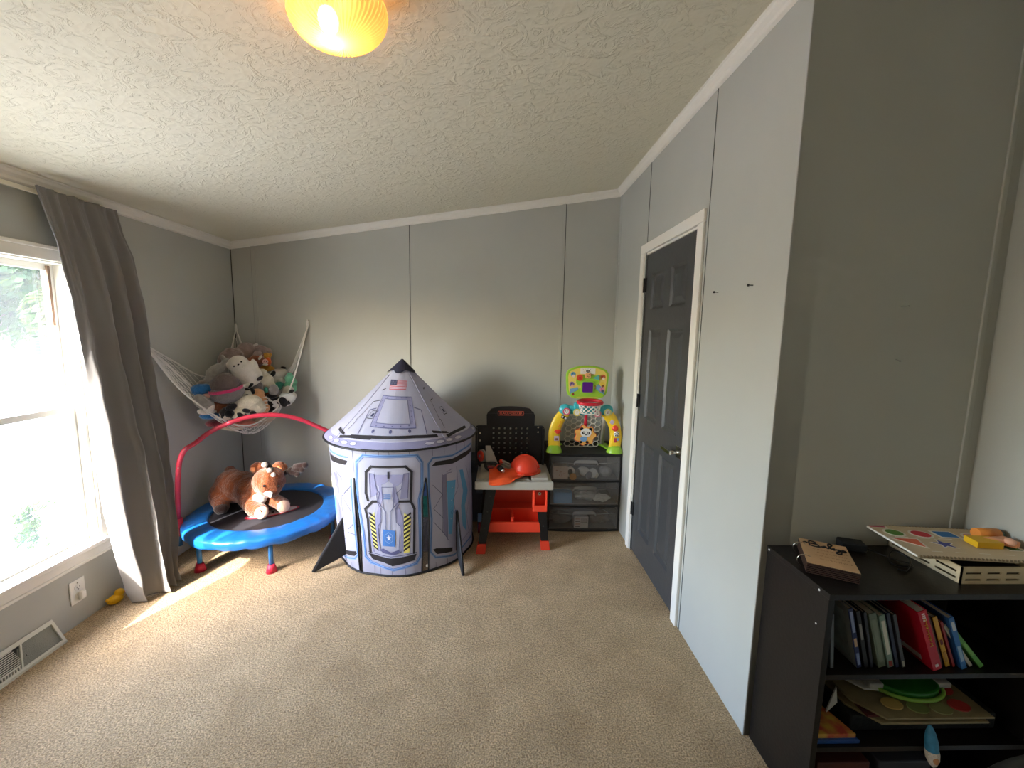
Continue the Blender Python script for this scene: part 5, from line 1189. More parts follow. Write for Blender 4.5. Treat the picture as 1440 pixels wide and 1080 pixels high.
for dx_, dz_ in ((-.008, .006), (.006, .008), (.004, -.007), (-.006, -.004)): disc(k, blackm, .655+dx_, 2.9662, 1.182+dz_, .003, .001)
k.build('button', bbd, label='square peach button with dots')
k = MB(); k.prism(mat('button_teal', '#67b8b0', .3), [(-.024, -.006), (.018, -.02), (.018, .022)], .012, front(.062, -.021, 1.17-SP.z), .002); k.build('button', bbd, label='teal triangular button')
k = MB()   # small generic animal pictures
for x, z, c1, c2 in ((-.115, .062, '#5f9ec8', '#e9d9c9'), (-.122, -.01, '#7a5f9a', '#e8b79a'), (.122, .045, '#c05a3a', '#f0e6d8'), (.118, -.008, '#e8c84a', '#8a5a30'), (.118, -.045, '#d98aa0', '#4a4a70')):
    a_m = mat('picture_'+c1[1:], c1, .5); b_m = mat('picture_'+c2[1:], c2, .5)
    disc(k, a_m, SP.x+x*.93, 2.983, 1.128+z, .018, .002); disc(k, b_m, SP.x+x*.93+.003, 2.9815, 1.128+z-.012, .010, .002); disc(k, blackm, SP.x+x*.93-.003, 2.981, 1.128+z+.003, .003, .002)
k.build('animal_pictures', bbd)
k = MB(); disc(k, blackm, .552, 2.9795, 1.045, .008, .002); disc(k, redp, .552, 2.9775, 1.045, .005, .002); k.build('volume_switch', bbd)
# hoop and net
k = MB(); HCn = Vector(s(.668, 2.93, .995)); rm = Matrix.Rotation(R(8), 4, 'X')
k.tube(redp, [HCn+rm @ Vector((.086*math.cos(2*PI*i/40), .055*math.sin(2*PI*i/40), 0)) for i in range(40)], .0125, seg=12, closed=True)
k.box(redp, HCn+Vector((0, .055, .004)), (.09, .03, .022), .006); hp = k.build('hoop', sp, label='red hoop')
k = MB()
def netp(th, q): r1, r2 = .082*(1-.22*q), .052*(1-.2*q); return HCn+Vector((r1*math.cos(th), r2*math.sin(th), -.012-.068*q))
for i in range(12):
    for dr_ in (-1, 1): k.tube(whitep, [netp(2*PI*(i+dr_*q*2.2)/12, q) for q in (0, .25, .5, .75, 1)], .0034, seg=6)
k.tube(whitep, [netp(2*PI*i/30, 1) for i in range(30)], .0035, seg=6, closed=True); k.build('net', hp, label='white hoop net')
# hexagonal goal grid
k = MB(); hr = .0245
for r_i in range(-3, 8):
    for c_i in range(-4, 5):
        cx = c_i*hr*1.5; cz = r_i*hr*math.sqrt(3)+(hr*math.sqrt(3)/2 if c_i % 2 else 0)
        if abs(cx) > .145 or cz < -.06 or cz > .235: continue
        lean = lambda z: 3.11-(z-.64)*.28
        pts = [s(SP.x+cx+hr*math.cos(R(60*i)), lean(.66+cz+hr*math.sin(R(60*i))), max(.612, .66+cz+hr*math.sin(R(60*i)))) for i in range(6)]
        k.tube(ivp, pts, .0042, seg=5, closed=True)
k.build('goal_grid', sp, label='ivory honeycomb goal net')
k = MB(); k.tube(redp, [s(.655, 2.985, .90), s(.652, 2.98, .80)], .0125, seg=10, flat=.5, upv=(0, 1, 0)); k.build('pendulum', sp, label='red pendulum arm')
k = MB(); pd = s(.65, 2.968, .742)
k.prism(mat('peach_star', '#efb45c', .4), [((.074+.008*math.cos(7*t_))*math.cos(t_), (.068+.008*math.cos(7*t_))*math.sin(t_)) for t_ in [2*PI*i/70 for i in range(70)]], .008, front(*pd), .002)
k.prism(bpy.data.materials['button_orange'], [((.079+.008*math.cos(7*t_))*math.cos(t_), (.073+.008*math.cos(7*t_))*math.sin(t_)) for t_ in [2*PI*i/70 for i in range(70)]], .006, front(pd[0], pd[1]+.003, pd[2]), .002); dsc = k.build('target_disc', sp, label='scalloped yellow target disc')
k = MB(); pan = lambda x, z, r, m_, t_=.003, sx=1, l=0: k.prism(m_, circle(r*sx, 22, ry=r), t_, front(pd[0]+x, pd[1]-.008-l*.0018, pd[2]+z), .0008)
pan(-.028, .048, .013, blackm); pan(.036, .045, .013, blackm); pan(.003, .02, .034, whitep, sx=1.2, l=1); pan(-.014, .02, .011, blackm, l=2); pan(.02, .018, .011, blackm, l=2); pan(-.013, .021, .004, whitep, l=3, sx=.8); pan(.019, .019, .004, whitep, l=3); pan(.003, .006, .004, blackm, l=3, sx=1.4)
pan(-.012, -.026, .02, bpy.data.materials['sticker_blue'], sx=1.3, l=1); pan(-.032, -.05, .009, blackm, l=2, sx=1.3); pan(.014, -.05, .009, blackm, l=2, sx=1.3); pan(-.05, .012, .012, bpy.data.materials['peach_star'], l=2)
k.build('panda_picture', dsc, label='black and white panda picture')

# ------------------------------------------------------------------ bookcase in the alcove
BC = Vector((.957, 1.07, 0))
esp = mat('espresso_laminate', '#161210', .38, bump=.06, bscale=80, var=.1, vscale=12, spec=.4)
bc = thing('bookcase', 'low dark espresso laminate bookcase standing in the alcove', 'bookcase', BC)
W_B, D_B, H_B = .70, .275, .757
k = MB(); k.bx(esp, (0, 0, 0), (.018, D_B, H_B-.018), .001); k.build('side_panel', bc)
k = MB(); k.bx(esp, (W_B-.018, 0, 0), (W_B, D_B, H_B-.018), .001); k.build('side_panel', bc)
k = MB(); k.bx(esp, (-.002, -.004, H_B-.018), (W_B+.002, D_B, H_B), .0015); k.build('top', bc)
k = MB(); k.bx(mat('hardboard_back', '#0f0d0c', .8), (.004, D_B-.006, .01), (W_B-.004, D_B-.001, H_B-.02)); k.build('back_panel', bc)
for z in (.497, .255, .045):
    k = MB(); k.bx(esp, (.018, .004, z-.016), (W_B-.018, D_B-.006, z), .001); k.build('shelf', bc)
k = MB(); k.bx(esp, (.018, .02, 0), (W_B-.018, .032, .03)); k.build('kickboard', bc)
k = MB(); sc_ = mat('screw_cap', '#cfccc6', .4)
for y, z in ((.262, .747), (.035, .747)): k.cyl(sc_, (-.0028, y, z), (.002, y, z), .0035, seg=10)
k.cyl(sc_, (-.0015, .035, .64), (.002, .035, .64), .0028, seg=10); k.build('screw_caps', bc)

# books leaning on the upper shelf
def book(x, th, h, d, lean, cover, label, spine=None, blocks=(), pages='#d8d0bf', y=1.10, name='book', page_side=False):
    b_ = thing(name, label, 'book', (x, y, .4975)); b_.rotation_euler = (0, R(-lean), 0)
    cm_ = mat('book_cover', cover, .45, var=.08, vscale=14); sm = mat('book_spine', spine, .45) if spine else cm_
    k = MB(); k.bx(cm_, (0, 0, 0), (.0018, d, h)); k.bx(cm_, (th-.0018, 0, 0), (th, d, h)); k.bx(sm, (0, -.0015, 0), (th, .0018, h), .0008)
    for (z0_, z1_, c_) in blocks: k.bx(mat('spine_mark', c_, .5), (th*.22, -.0024, z0_*h), (th*.78, -.001, z1_*h))
    if page_side: k.bx(mat('cover_picture', page_side, .6, var=.3, vscale=20), (-.0006, .02, .02), (.0002, d-.02, h-.02))
    k.build('cover', b_)
    k = MB(); k.bx(mat('book_pages', pages, .8), (.0015, .002, .003), (th-.0015, d-.004, h-.003)); k.build('pages', b_)
    return b_
# kept to the lean each one shows; spines face the room
book(1.012, .010, .175, .15, 6, '#6f7780', 'thin grey picture book, first on the left of the upper bookcase shelf', page_side='#8f9698')
book(1.095, .014, .198, .16, 15, '#8a8f8f', 'grey book with a navy spine and small picture on the upper shelf', '#1f2f66', ((.05, .25, '#8fa3cf'), (.36, .5, '#d9b48a'), (.6, .95, '#9fb0d8')), page_side='#7f8a8a')
book(1.118, .012, .19, .15, 15, '#15161a', 'thin black book beside the navy-spined book on the upper shelf', None, ((.5, .78, '#9a9a96'),))
book(1.137, .009, .185, .15, 14, '#23262e', 'second thin near-black book, just left of the olive book', None, ((.3, .7, '#3c4150'),))
book(1.162, .022, .182, .15, 17, '#6f7c68', 'olive green picture book on the upper shelf', None, ((.1, .9, '#7f8b78'),), page_side='#8b9068')
book(1.192, .018, .176, .15, 17, '#7f9a8c', 'pale green book with a white spine label left of the red book', None, ((.25, .9, '#dcdccf'), (.02, .12, '#a8483c')))
book(1.216, .010, .185, .15, 17, '#1b2440', 'thin navy book standing just left of the thick red book', None, ())
book(1.236, .010, .18, .15, 17, '#3c3f45', 'thin charcoal book touching the left cover of the thick red book', None, ((.02, .12, '#b8b6ae'),))
rb_ = book(1.318, .027, .205, .165, 22, '#b3122a', 'thick bright red book with gold lettering on its spine', '#c2142c', (), y=1.085)
k = MB(); go = mat('gold_lettering', '#d8a23a', .4)
zz_ = .085
for i, hgt in enumerate((.011, .013, .009, .013, .009, .012, .01)): k.tube(go, [(.009+.009*abs(math.sin(j*1.3+i)), -.003, zz_+hgt*j/5) for j in range(6)], .0011, seg=5); zz_ += hgt+.003
for i in range(4): k.bx(mat('white_lettering', '#e6d6d6', .5) if i == 0 else bpy.data.materials['white_lettering'], (.009, -.0028, .172+i*.007), (.018, -.001, .176+i*.007))
k.bx(bpy.data.materials['white_lettering'], (.009, -.0028, .012), (.018, -.001, .02)); k.bx(bpy.data.materials['white_lettering'], (-.0008, .03, .012), (0, .13, .032)); k.build('lettering', rb_, label='gold and white lettering')
book(1.352, .012, .185, .15, 22, '#5a2f1c', 'thin dark brown book right of the thick red book', None, ((.5, .8, '#8a5a2a'),))
book(1.372, .014, .175, .15, 22, '#6b4426', 'book with a bright yellow spine on the upper shelf', '#d8a32a', ((.45, .55, '#7a2a1a'), (.1, .3, '#b8842a')))
book(1.395, .008, .16, .14, 23, '#a02a2a', 'very thin red booklet between the yellow and blue spines', None)
book(1.412, .016, .18, .155, 22, '#2a62a8', 'bright blue book with white marks on its spine', '#2f78c0', ((.75, .92, '#dfe6ee'), (.15, .45, '#9fc4e4')), y=1.09)
book(1.448, .010, .17, .15, 38, '#b8b4a6', 'pale cream book leaning steeply beside the green book', '#cfcabc', ())
book(1.475, .014, .175, .155, 42, '#4f8f3a', 'green book leaning the most, last on the right of the upper shelf', '#5ca040', ((.3, .6, '#7fb85a'),), y=1.095)
# lower shelf
BOXY = .2555
k = MB(); k.bx(mat('dark_basket', '#17191a', .8, bump=.4, bscale=60), (1.12, 1.125, BOXY), (1.60, 1.33, BOXY+.055), .006); tag(k.build('storage_tray'), 'dark flat tray under the two board puzzles on the lower shelf', 'tray')
def puzzle(z, x0_, lab, cols__):
    o = thing('board_puzzle', lab, 'puzzle', (0, 0, z)); wdm = mat('puzzle_board', '#8a7c58', .6, var=.15, vscale=20)
    k = MB(); k.prism(wdm, [(x0_+.06, 1.09), (x0_+.40, 1.09), (x0_+.40, 1.32), (x0_, 1.32), (x0_, 1.16)], .007, None, .002); k.build('board', o)
    for i, (px_, py_, c_) in enumerate(cols__):
        k = MB(); k.prism(mat('puzzle_piece', c_, .5), circle(.032, 14, px_+x0_, py_, ry=.022), .004, Matrix.Translation((0, 0, .0065)), .001); k.build('puzzle_piece', o)
puzzle(BOXY+.056, 1.13, 'wooden board puzzle, lower of the two stacked on the tray', [(.2, 1.2, '#7a2a26')])
k = MB(); k.bx(mat('dark_red_card', '#5a1f1f', .7), (1.16, 1.11, BOXY+.0635), (1.51, 1.31, BOXY+.071)); tag(k.build('picture_card'), 'dark red card sandwiched between the two board puzzles', 'card')
puzzle(BOXY+.0715, 1.145, 'wooden board puzzle with coloured pieces, upper of the two stacked on the tray', [(.12, 1.14, '#c8a860'), (.19, 1.125, '#7f8a50'), (.26, 1.12, '#8a8a5a'), (.33, 1.13, '#a0302a'), (.14, 1.2, '#7a9a50'), (.34, 1.19, '#b03a30'), (.3, 1.24, '#7a5a30')])
k = MB(); gh = mat('green_plastic', '#2f7a2a', .4); lg2 = mat('light_green_plastic', '#8fc04a', .4)
ph = thing('green_toy_bowl', 'dark green oval toy tray with pale ends lying on the upper board puzzle', 'toy', (1.37, 1.20, BOXY+.084))
k.prism(gh, circle(.10, 36, ry=.055), .022, None, .006); k.tube(lg2, [(.11*math.cos(2*PI*i/40), .063*math.sin(2*PI*i/40), .006) for i in range(40)], .006, seg=8, closed=True); k.build('dish', ph)
for sg in (-1, 1):
    k = MB(); k.box(mat('pale_plastic', '#bdbab4', .4), (sg*.115, .012, .014), (.05, .06, .02), .006); k.build('end_piece', ph, label='pale end piece')
wc = thing('white_toy_plate', 'thin white curved toy piece at the left end of the board puzzles', 'toy', (1.235, 1.215, BOXY+.085))
k = MB(); k.prism(whitep, [(-.07, .03), (-.05, .055), (.02, .06), (.055, -.01), (.03, -.035), (-.02, -.03)], .006, None, .002); k.build('plate', wc)
k = MB(); k.prism(whitep, [(0, 0), (.045, .03), (.05, .075), (.02, .03)], .006, Matrix.Translation((1.075, 1.17, BOXY+.02)) @ Matrix.Rotation(R(70), 4, 'X'), .001); tag(k.build('white_card'), 'small pointed white piece standing left of the board puzzles', 'toy')
bk2 = thing('picture_book', 'yellow and red picture book with a blue edge lying left on the lower shelf', 'book', (0, 0, BOXY))
k = MB(); k.prism(mat('blue_edge', '#22509a', .5), [(.978, 1.085), (1.12, 1.085), (1.07, 1.25), (.978, 1.29)], .012, None, .001); k.build('back_cover', bk2)
k = MB(); k.prism(mat('yellow_cover', '#d8b04a', .5, var=.3, vscale=25, col2='#c0503a'), [(.978, 1.092), (1.112, 1.092), (1.066, 1.25), (.978, 1.29)], .014, Matrix.Translation((0, 0, .012)), .001); k.build('front_cover', bk2)
pc_ = thing('toy_pencil', 'chunky blue toy pencil with a pale tip, point down at the lower shelf edge', 'toy pencil', (1.322, 1.062, .27))
pc_.rotation_euler = (R(-6), R(-6), 0)
k = MB(); k.lathe(mat('pencil_blue', '#3d8ab0', .5, var=.15, vscale=60), [(0, .065), (.005, .06), (.012, .04), (.016, .015), (.0165, -.015)], 20); k.build('body', pc_)
k = MB(); k.lathe(cream, [(.0165, -.012), (.0175, -.02), (.016, -.04), (.009, -.058), (.0, -.068)], 20); k.ball(mat('pencil_wood', '#c78a5a', .6), (-.002, -.012, -.034), (.009, .006, .014)); k.build('tip', pc_, label='pale tip')
# bottom shelf: dim shapes only
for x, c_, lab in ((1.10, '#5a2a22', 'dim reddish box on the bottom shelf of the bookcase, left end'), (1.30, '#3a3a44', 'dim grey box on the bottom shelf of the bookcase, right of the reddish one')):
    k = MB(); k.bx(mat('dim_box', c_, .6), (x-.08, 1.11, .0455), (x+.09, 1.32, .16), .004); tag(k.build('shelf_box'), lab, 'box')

# wooden ring-bound book on top
HT = .7575
birch = mat('laser_cut_wood', '#c9a47a', .6, var=.08, vscale=9, bump=.05); burnt = mat('burnt_edge', '#3a2216', .8)
wbk = thing('wooden_ring_book', 'small wooden-covered ring book with black script lettering on the bookcase top', 'book', (1.068, 1.222, HT), R(-29))
for i in range(6):
    z = .0015+i*.0058
    k = MB(); hgt = .0032 if i < 5 else .0034; k.bx(burnt, (-.066, -.09, z), (.066, .09, z+hgt), .0006); (k.bx(birch, (-.0655, -.0895, z+hgt-.0004), (.0655, .0895, z+hgt+.0006)) if i == 5 else None); k.build('cover' if i in (0, 5) else 'page', wbk)
k = MB(); zt2 = .0015+5*.0058+.0034+.001
def scr(pts, w=.0028): k.tube(blackm, catmull([(x, y, zt2) for x, y in pts], 5), w, seg=6)
# looping cursive word across the top edge
scr([(-.056, .058), (-.050, .063), (-.044, .058)])
scr([(-.040, .040), (-.038, .074), (-.030, .078), (-.020, .072), (-.028, .062), (-.036, .060), (-.018, .058), (-.014, .046), (-.026, .040), (-.040, .044), (-.02, .04), (-.006, .048), (.004, .056), (.0, .046), (-.004, .046), (.004, .054), (.010, .044), (.018, .060), (.026, .078), (.018, .082), (.014, .066), (.018, .046), (.028, .052), (.024, .040), (.034, .048), (.040, .040), (.040, .05), (.044, .036), (.038, .016), (.028, .022), (.044, .044), (.052, .050), (.058, .044), (.050, .038), (.048, .046)])
k.build('script_lettering', wbk, label='raised black cursive lettering')
k = MB(); en = mat('engraving', '#9a7550', .8)
for r_i, y in enumerate((.022, .0, -.022, -.044)):
    x = -.035+.008*(r_i % 2)
    while x < .052:
        w_ = random.uniform(.006, .012); k.tube(en, [(x+w_*j/5, y+.005*math.sin(j*2.4+x*90), zt2-.0006) for j in range(6)], .0007, seg=4); x += w_+.004
k.build('engraving', wbk, label='faint engraved lettering')
for y in (-.045, .045):
    k = MB(); k.tube(chrome, [(-.064+.021*math.cos(R(a)), y, .017+.021*math.sin(R(a))) for a in range(0, 360, 15)], .0014, seg=8, closed=True); k.build('ring', wbk, label='silver binder ring')
# black cable and charger
ca = thing('black_adapter', 'black power adapter and tangled cable on the bookcase behind the shape sorter', 'power adapter', (1.235, 1.30, HT))
k = MB(); k.box(blackm, (.0, .02, .014), (.075, .05, .028), .004, (0, 0, -.35)); k.build('body', ca)
k = MB(); k.tube(black, catmull([(.035, .0, .012), (.06, -.02, .006), (.085, -.06, .005), (.11, -.085, .005), (.09, -.10, .004), (.05, -.08, .004), (.075, -.045, .014), (.11, -.03, .02), (.12, -.07, .012), (.06, -.12, .004), (.04, -.11, .004)], 6), .0022, seg=6); k.box(chrome, (.015, -.02, .012), (.014, .004, .002)); k.build('cable', ca)

# shape sorter box with loose pieces
ply = mat('pale_plywood', '#d8c39c', .55, var=.06, vscale=8); slot = mat('slot_dark', '#2a2018', .9)
SX0, SY0 = 1.395, 1.115
ss = thing('shape_sorter_box', 'pale plywood box with slotted sides under the shape sorter lid', 'toy box', (SX0, SY0, HT))
Wd, Dp, Hh = .265, .232, .053
def slotted(mb, x0_, x1_, axis):
    # thin panel with two rows of rounded slots cut through
    return
k = MB()
def panel_with_slots(mb, L_n, M, ns):
    th_ = .004; rows_ = ((.010, .0165), (.030, .0365)); m_ = .014; seg_ = (L_n-2*m_)/ns
    zs = [0, rows_[0][0], rows_[0][1], rows_[1][0], rows_[1][1], Hh]
    def bb_(a0, a1, z0_, z1_): t = MB(); t.bx(ply, (a0, 0, z0_), (a1, th_, z1_)); bmesh.ops.transform(t.bm, matrix=M, verts=t.bm.verts); me_ = bpy.data.meshes.new('q'); t.bm.to_mesh(me_); mb.mesh(ply, me_); bpy.data.meshes.remove(me_); t.bm.free()
    for z0_, z1_ in ((zs[0], zs[1]), (zs[2], zs[3]), (zs[4], zs[5])): bb_(0, L_n, z0_, z1_)
    for z0_, z1_ in ((zs[1], zs[2]), (zs[3], zs[4])):
        bb_(0, m_, z0_, z1_); bb_(L_n-m_, L_n, z0_, z1_)
        for i in range(ns-1): a = m_+seg_*(i+1); bb_(a-.008, a+.008, z0_, z1_)
panel_with_slots(k, Wd, Matrix.Identity(4), 4)
panel_with_slots(k, Dp, Matrix.Translation((.004, 0, 0)) @ Matrix.Rotation(R(90), 4, 'Z'), 3)
k.bx(ply, (Wd-.004, 0, 0), (Wd, Dp, Hh)); k.bx(ply, (0, Dp-.004, 0), (Wd, Dp, Hh)); k.bx(ply, (0.004, .004, 0), (Wd-.004, Dp-.004, .004)); k.build('box', ss)
k = MB(); k.bx(slot, (.02, .02, .005), (Wd-.02, Dp-.03, .03), .002); k.build('loose_contents', ss)
lid = thing('shape_board', 'pale board with coloured shape cut-outs lying crooked on the plywood box', 'puzzle board', (1.475, 1.222, HT+.0545), R(-3))
lid.rotation_euler = (R(-2.0), R(-1.5), R(-9))
LWd, LDp = .36, .222; z_l = .016
lm = mat('lid_board', '#cdbb9b', .6, var=.05, vscale=8); lw = mat('lid_white', '#e6e0d4', .5)
k = MB(); k.bx(lm, (-LWd/2, -LDp/2, z_l-.0), (LWd/2, LDp/2, z_l+.007), .002); k.bx(lw, (-LWd/2-.001, -LDp/2, z_l+.001), (-LWd/2+.003, LDp/2, z_l+.0075), .001); k.bx(lm, (-LWd/2+.03, -LDp/2+.03, 0), (LWd/2-.06, LDp/2-.02, z_l))
n_ = 34
for i in range(n_):
    for y in (-LDp/2, LDp/2): k.box(mat('edge_dots', '#8f7d62', .7) if (i == 0 and y < 0) else bpy.data.materials['edge_dots'], (-LWd/2+.008+i*(LWd-.014)/(n_-1), y, z_l+.005), (.0045, .005, .006), .001)
k.build('board', lid)
def cutout(pts, c_, nm):
    k = MB(); cx = sum(p[0] for p in pts)/len(pts); cy = sum(p[1] for p in pts)/len(pts)
    k.prism(lw, [(cx+(x-cx)*1.28, cy+(y-cy)*1.28) for x, y in pts], .0006, Matrix.Translation((0, 0, z_l+.0068))); k.prism(mat('cutout_'+nm, c_, .55), pts, .0008, Matrix.Translation((0, 0, z_l+.0072)))
    k.build('shape_cutout', lid, label=nm+' cut-out')
cutout(circle(.024, 24, -.128, .052), '#5c8f3a', 'green round')
cutout(circle(.026, 24, -.048, .050, ry=.024), '#cc3a44', 'red round')
cutout(rrect(.052, .042, .002, cx=.03, cy=.055), '#2f78b8', 'blue rectangular')
cutout(circle(.024, 20, .105, .045), '#d8a58f', 'pink')
cutout([(-.165, .005), (-.095, .005), (-.11, -.05)], '#d86a4a', 'orange triangular')
cutout([(-.035+(.028 if i % 2 == 0 else .012)*math.cos(R(36*i+90)), -.022+(.028 if i % 2 == 0 else .012)*math.sin(R(36*i+90))) for i in range(10)], '#4a4f96', 'blue star')
cutout(rrect(.034, .03, .002, cx=.148, cy=-.028), '#4f7a3c', 'dark green square')
cutout(rrect(.05, .012, .004, cx=-.15, cy=.098), '#c0506a', 'red slot')
k = MB()
for i in range(5): 
    k.prism(lw, rrect(.04, .004, .0019, cx=-.13+i*.065, cy=.018), .0006, Matrix.Translation((0, 0, z_l+.0068))); k.prism(lw, rrect(.03, .003, .0014, cx=-.10+i*.065, cy=-.078), .0006, Matrix.Translation((0, 0, z_l+.0068)))
k.build('white_captions', lid)
def lidpt(x, y, z): return Vector((1.475, 1.222, HT+.0545))+lid.rotation_euler.to_matrix() @ Vector((x, y, z_l+.0085+z))
k = MB(); k.prism(mat('yellow_block_paint', '#e6b41e', .45), [(-.04, -.02), (.035, -.028), (.045, .022), (-.03, .028)], .020, None, .002); o = k.build('shape_block', loc=lidpt(.075, -.018, 0)); tag(o, 'yellow four-sided wooden block on the shape sorter lid', 'toy block')
k = MB(); k.cyl(mat('orange_block_paint', '#e8913f', .45), (-.035, 0, .017), (.035, 0, .017), .017, seg=28); o = k.build('shape_block', loc=lidpt(.132, .035, 0)); o.rotation_euler = (0, 0, R(-4)); tag(o, 'orange wooden cylinder lying on the shape sorter lid', 'toy block')
k = MB(); k.prism(mat('peach_block_paint', '#eda678', .45), [(-.045, .012), (.03, .022), (.035, -.022), (.015, -.03), (-.005, -.014)], .018, None, .003); k.ball(mat('peach_round', '#eab093', .45), (.005, -.018, .016), (.014, .014, .012)); o = k.build('shape_block', loc=lidpt(.132, -.012, .004)); tag(o, 'peach wedge-shaped wooden block leaning on the yellow block', 'toy block')
k = MB(); k.cyl(mat('green_block_paint', '#2f4f38', .5), (0, 0, 0), (0, 0, .024), .022, seg=28); o = k.build('shape_block', loc=lidpt(.168, .045, 0)-Vector((.004, 0, 0))); tag(o, 'dark green round wooden block at the far right of the shape sorter lid', 'toy block')

# ------------------------------------------------------------------ rimmed bin at the very corner of the view
bn = thing('round_table', 'round white-topped table with a thick black rim in front of the bookcase', 'table', (1.005, .18, 0))
k = MB(); k.lathe(mat('white_table_top', '#c9c8c4', .4), [(0, .728), (.425, .728), (.425, .742), (0, .742)], 96); k.build('table_top', bn)
k = MB(); k.lathe(black, [(.424, .722), (.442, .722), (.450, .730), (.4505, .742), (.446, .750), (.436, .752), (.426, .748), (.424, .740), (.424, .722)], 96); k.build('rim', bn, label='thick black rim')
for a_ in (45, 135, 225, 315):
    k = MB(); c_, s_ = math.cos(R(a_)), math.sin(R(a_)); k.cyl(black, (.36*c_, .36*s_, 0), (.33*c_, .33*s_, .73), .016); k.build('leg', bn)

# ------------------------------------------------------------------ outside
grass = mat('lawn_grass', '#46572a', .95, var=.25, vscale=1.5, bump=.3)
g = MB(); g.bx(grass, (-70, -40, -1.0), (XL-.3, 90, -.75)); o = g.build('ground_outside'); o['kind'] = 'structure'
g = MB(); g.bx(mat('pale_concrete', '#a5a29b', .9, var=.08, vscale=.8), (-15, -6, -.76), (-2.6, 40, -.735)); o = g.build('driveway'); tag(o, 'bright sunlit concrete drive outside the window', 'driveway')
for i_, (xa, xb, lab_) in enumerate(((-8.5, -7.5, 'wide dark strip painted as a shadow stripe across the bright drive outside'), (-6.7, -6.45, 'narrow dark strip painted as a shadow stripe on the drive, nearer the window'))):
    g = MB(); g.bx(mat('shadow_grey', '#34343a', .95, var=.2, vscale=2) if i_ == 0 else bpy.data.materials['shadow_grey'], (xa, -4, -.736), (xb, 30, -.728)); tag(g.build('shadow_strip'), lab_, 'shadow strip')  # dark strips laid on the drive stand in for stripes of shadow
hs = thing('neighbour_house', 'pale yellow house with a dark sash window across the street, left in the window view', 'house', (-34, 0, -.75))
k = MB(); hm1 = mat('yellow_siding', '#3f412b', .8, var=.03, vscale=2)
k.bx(hm1, (-5, 18, 0), (0, 32.0, 2.35))
for i in range(10): k.bx(mat('siding_gap', '#b9bd8e', .9) if i == 0 else bpy.data.materials['siding_gap'], (0, 18, .2+i*.22), (.015, 32.0, .215+i*.22))
k.build('walls', hs)
k = MB(); k.prism(mat('roof_shingle', '#6a6454', .9, var=.15, vscale=3), [(-5.6, 2.3), (.6, 2.3), (.6, 2.45), (-2.5, 3.4), (-5.6, 2.45)], 14.8, Matrix.Translation((0, 32.4, 0)) @ FACE); k.build('roof', hs)
for y in (30.2, 26, 21):
    k = MB(); k.bx(white, (0, y-.5, .95), (.05, y+.5, 2.15)); wf_ = k.build('window_frame', hs); k = MB(); k.bx(mat('dark_pane', '#3a4250', .2), (.045, y-.42, 1.03), (.06, y+.42, 1.52)); k.bx(bpy.data.materials['dark_pane'], (.045, y-.42, 1.58), (.06, y+.42, 2.07))
    for q in (-.14, .14): k.bx(white, (.06, y+q-.015, 1.0), (.07, y+q+.015, 2.1))
    k.build('pane', wf_)
leafm = mat('leaf_green', '#223a0e', .7, var=.45, vscale=1.2, spec=.3); bark = mat('bark', '#5a4c40', .95, bump=.6, bscale=8)
nt = leafm.node_tree; bs = nt.nodes['Principled BSDF']; tl = nt.nodes.new('ShaderNodeBsdfTranslucent'); tl.inputs['Color'].default_value = (.06, .10, .01, 1)
ms = nt.nodes.new('ShaderNodeMixShader'); ms.inputs[0].default_value = .4; nt.links.new(bs.outputs[0], ms.inputs[1]); nt.links.new(tl.outputs[0], ms.inputs[2]); nt.links.new(ms.outputs[0], nt.nodes['Material Output'].inputs[0])
def tree(name, label, base, h, crown, nleaf, ls, seed, trunk=.25, cat='tree'):
    rnd = random.Random(seed); o = thing(name, label, cat, base)
    k = MB(); lean = rnd.uniform(-.5, .5); k.tube(bark, catmull([(0, 0, 0), (.1, lean*.3, h*.3), (0, lean*.6, h*.55), (.2, lean, h*.8)], 5), [trunk*(1-.8*i/15) for i in range(16)], seg=10)
    for i in range(6):
        a = rnd.uniform(0, 2*PI); z = h*rnd.uniform(.3, .6); k.tube(bark, [(0, lean*.4, z), (math.cos(a)*crown*.5, math.sin(a)*crown*.5, z+h*.2), (math.cos(a)*crown*.8, math.sin(a)*crown*.8, z+h*.32)], [trunk*.45, trunk*.3, trunk*.12], seg=7)
    k.build('trunk', o)
    t = bmesh.new(); cl = [(Vector((rnd.gauss(0, crown*.5), rnd.gauss(0, crown*.5), h*rnd.uniform(.27, 1.0))), crown*rnd.uniform(.25, .45)) for _ in range(44)]
    for i in range(nleaf):
        c_, r = cl[rnd.randrange(len(cl))]; d = Vector((rnd.gauss(0, 1), rnd.gauss(0, 1), rnd.gauss(0, .8))).normalized(); p = c_+d*r*rnd.uniform(.75, 1.0)
        n_ = (d+Vector((rnd.uniform(-.8, .8), rnd.uniform(-.8, .8), rnd.uniform(-.3, 1)))).normalized(); u_ = n_.orthogonal().normalized()*ls*rnd.uniform(.6, 1.2); v_ = n_.cross(u_.normalized())*ls*rnd.uniform(.5, 1.0)
        t.faces.new([t.verts.new(q) for q in (p-u_, p-v_*.6, p+u_, p+v_*.6)])
    k = MB(); k._add(t, leafm); k.build('foliage', o)
    return o
G2 = 'trees across the street'
tree('leafy_tree', 'tall leafy tree filling the upper left corner of the window view', (-19, 16.5, -.75), 9, 3.4, 16000, .2, 1, .3)
tree('leafy_tree', 'leafy tree with a forked trunk at the right of the window view behind the drive', (-22, 22.5, -.75), 9.5, 3.4, 16000, .2, 2, .34)
tree('leafy_tree', 'broad tree rising behind the roof of the pale yellow house', (-44, 32, -.75), 13, 5.5, 9000, .3, 3, .5)
tree('leafy_tree', 'tall tree furthest back beyond the house roof', (-46, 52, -.75), 14, 6, 8000, .3, 4, .5)
